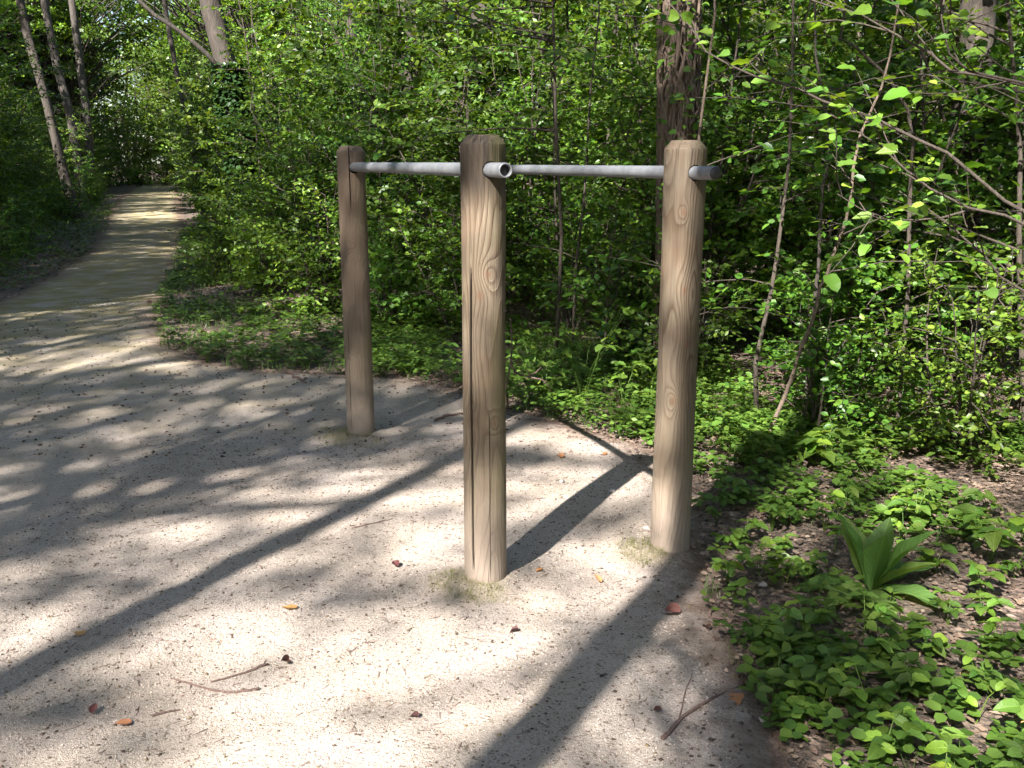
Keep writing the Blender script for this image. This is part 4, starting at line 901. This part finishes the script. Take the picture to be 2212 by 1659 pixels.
bits(34000, -1.9, 1.0, 1.85, 4.4, lambda X, Y: edge_dist(X, Y) > .14, .0012, .0042, .7, M['gravel'], 'gravel_grains', 'fine pale gravel grains on the near clearing')
bits(15000, -1.9, 1.0, 1.85, 4.8, on, .0012, .0075, .5, M['crumbs'], 'crumbs', 'dark crumbs of bark and seed husks strewn over the gravel', 3.0)
bits(6500, -4.5, 1.0, 4.4, 10, on, .003, .015, .5, M['crumbs'], 'crumbs', 'dark crumbs strewn over the farther gravel', 2.5)
bits(9000, -2.4, 1.2, 1.85, 6.6, lambda X, Y: (edge_dist(X, Y) > -.1) & (edge_dist(X, Y) < np.abs(rs.normal(0, .22, len(X)))), .002, .012, .45, M['crumbs'], 'crumbs', 'drift of dark crumbs and husks along the edge of the gravel', 2.0)
flat_leaves(2600, -2.4, 1.3, 1.85, 6.8, lambda X, Y: (edge_dist(X, Y) > -.1) & (edge_dist(X, Y) < np.abs(rs.normal(0, .16, len(X)))), .020, M['litter'], 'leaf_litter', 'scraps of dead leaf spilling onto the gravel edge')
def slivers(n, x0, x1, y0, y1, cond, L, r, m, name, label):
    X, Y, Z = scatter(n, x0, x1, y0, y1, cond); mb = MB()
    for x, y, z in zip(X, Y, Z):
        a = rs.rand() * 6.283; l_ = L * rs.uniform(.3, 1.3); d = np.array([math.cos(a), math.sin(a), rs.normal(0, .08)]) * l_ / 2; c = np.array([x, y, z + r])
        mb.tube([c - d, c + rs.normal(0, .06, 3) * l_ * [1, 1, .3], c + d], r * rs.uniform(.6, 1.2), 4)
    o = link(name, mb.mesh(name, m)); tag(o, label, None, None, 'stuff')
slivers(1100, -1.9, 1.1, 1.85, 5, on, .035, .0011, M['stick'], 'twig_bits', 'tiny twig bits scattered on the clearing')
slivers(900, -.8, 3.2, 1.8, 6.5, lambda X, Y: edge_dist(X, Y) < .05, .10, .002, M['stick'], 'twig_bits', 'dead twigs lying in the leaf litter')

# ------------------------------------------------------------------ single leaves, sticks and stones on the clearing
DRY = [leaf_data('dry_leaf', M['dry_leaf'], .36, .35, -.18, shape='ovate'), leaf_data('dry_leaf', M['dry_leaf'], .40, .2, .25, shape='round')]
DARKL = [leaf_data('dark_leaf', M['dark_leaf'], .36, .9, -.35, shape='ovate'), leaf_data('dark_leaf', M['dark_leaf'], .30, 1.2, .4, shape='ovate')]
def fallen(x, y, s, a, label, mes, k, group='fallen leaves on the clearing'):
    z = float(gz(x, y)); o = link('fallen_leaf', mes[k % len(mes)], None, (x, y, z + .007), a, s * .85); o.rotation_euler = (rs.normal(0, .18), rs.normal(0, .22), a); tag(o, label, 'leaf', group)
for k, (x, y, s, a, lab) in enumerate((
        (-.689, 2.826, .062, 1.2, 'large tan fallen leaf on the gravel left of the near post'), (-1.289, 2.626, .048, .4, 'orange-brown fallen leaf at the far left on the gravel'),
        (-.963, 2.176, .046, 2.0, 'tan fallen leaf near the lower left corner'), (.600, 2.300, .066, 2.6, 'big orange fallen leaf at the end of the long stick'),
        (.303, 3.034, .040, .8, 'small orange leaf right of the post shadow'), (.107, 3.128, .036, 1.8, 'curled orange leaf at the edge of the near post shadow'),
        (.241, 4.387, .05, .2, 'orange leaf by the litter behind the bars, left one'), (.46, 4.476, .055, 1.0, 'orange leaf by the litter behind the bars, right one'),
        (1.28, 2.42, .045, .7, 'orange dead leaf half hidden in the ground plants'), (1.33, 2.2, .05, 2.2, 'brown-orange dead leaf low among the ground plants'))):
    fallen(x, y, s, a, lab, DRY, k)
for k, (x, y, s, a, lab) in enumerate(((-.403, 3.164, .045, .5, 'dark leaf scrap on the gravel just left of the near post'), (.02, 2.693, .040, 1.5, 'dark red crumpled leaf below the near post'), (-.64, 2.511, .042, 2.3, 'dark crumpled leaf left of centre in the sun'),
        (.531, 2.785, .085, 1.2, 'large dark curled leaf right of the near post, by the plants'), (-1.081, 2.217, .035, 0, 'small dark leaf scrap near the lower left corner'), (-.239, 2.207, .035, 1.1, 'small dark red leaf scrap at the bottom centre'), (.389, 2.232, .032, 2, 'small brown leaf scrap left of the long stick'), (.60, 2.68, .04, .4, 'small dark leaf below the large dark curled leaf'))):
    fallen(x, y, s, a, lab, DARKL, k)
def stick(pts, r, label):
    p = np.array([(x, y, float(gz(x, y)) + r * .8) for x, y in pts]); c = p[0].copy(); t = np.linspace(0, 1, 9); src = np.linspace(0, 1, len(p))
    q = np.stack([np.interp(t, src, p[:, a]) for a in range(3)], -1); q[1:-1] += rs.normal(0, r * .5, (7, 3)) * [1, 1, .3]
    r *= .82; mb = MB(); mb.tube(q - c, r * np.linspace(1.1, .55, 9) * rs.uniform(.85, 1.15, 9), 7)
    o = link('stick', mb.mesh('stick', M['stick'], True), None, tuple(c)); tag(o, label, 'stick', 'sticks on the ground')
stick([(-.694, 2.485), (-.757, 2.43), (-.828, 2.386)], .0045, 'short reddish stick left of centre, upper one of two')
stick([(-.685, 2.35), (-.742, 2.327), (-.807, 2.339), (-.94, 2.398)], .0045, 'bent stick left of centre, lower one of two')
stick([(.37, 2.106), (.429, 2.186), (.533, 2.293), (.640, 2.372)], .0062, 'long curved brown stick by the plants at bottom right')
stick([(.62, 2.775), (.679, 2.899), (.75, 3.012)], .006, 'pale stick leaning into the plants near the right post')
stick([(-.622, 3.504), (-.557, 3.552), (-.473, 3.612)], .003, 'thin stick in the shade left of the near post')
stick([(-.922, 2.207), (-.861, 2.238)], .004, 'short pale stick near the lower left corner')
stick([(.617, 2.775), (.716, 2.763), (.773, 2.702)], .004, 'thin stick running into the plants below the right post')
stick([(-.422, 5.097), (-.378, 5.194), (-.277, 5.245)], .011, 'thick dark stick between the left and near posts')
stick([(.423, 2.186), (.463, 2.316), (.499, 2.41)], .0025, 'thin reddish twig above the long curved stick')
stick([(-1.55, 6.35), (-1.40, 6.15), (-1.32, 6.0)], .012, 'grey stick at the edge of the weeds left of the left post')
dt = MB(); dt.tube([(-.005, 0, .53), (.003, 0, .38), (-.003, 0, .282), (.019, 0, .221), (.09, 0, .196), (.178, 0, .178), (.222, 0, .134), (.232, 0, .073)], [.004, .005, .006, .006, .0055, .005, .004, .0025], 6)
dt.tube([(.09, 0, .196), (.14, .03, .214), (.171, .03, .246)], [.004, .003, .002], 5); dt.tube([(-.003, 0, .282), (-.03, .02, .14), (-.02, .02, -.02)], [.006, .007, .008], 6)
x_, y_ = -.003, 5.40
o = link('dead_twig', dt.mesh('dead_twig', M['stick'], True), None, (x_, y_, float(gz(x_, y_)))); tag(o, 'bent bare dead twig standing just right of the near post', 'twig')
rk = np.random.RandomState(61)
for k, (x, y, s, lab) in enumerate(((.43, 3.93, .018, 'pale pebble at the end of the post shadow'), (.22, 4.05, .016, 'pale pebble left of the post shadow end'), (.52, 3.5, .014, 'white pebble left of the right post'), (.85, 3.02, .018, 'pale stone among the plants below the right post'), (-.33, 4.4, .014, 'dark-edged pebble between left and near posts'), (.64, 2.2, .013, 'pale pebble under the big orange leaf'))):
    ph = rk.rand(3) * 6.28; V_ = []
    th = np.linspace(0, np.pi, 7); fi = np.arange(10) / 10 * 6.283
    for t_ in th:
        for f_ in fi: V_.append(np.array([math.sin(t_) * math.cos(f_), math.sin(t_) * math.sin(f_) * .8, math.cos(t_) * .6]) * (1 + .15 * math.sin(2 * f_ + ph[0]) + .12 * math.sin(3 * t_ + ph[1])) * s)
    i_ = np.arange(6)[:, None] * 10; j_ = np.arange(10)[None]; Q_ = np.stack([i_ + j_, i_ + 10 + j_, i_ + 10 + (j_ + 1) % 10, i_ + (j_ + 1) % 10], -1).reshape(-1, 4)
    o = link('pebble', np_mesh('pebble', V_, [Q_], M['stone'], True), None, (x, y, float(gz(x, y)) + s * .3), rk.rand() * 6); tag(o, lab, 'stone', 'pebbles')
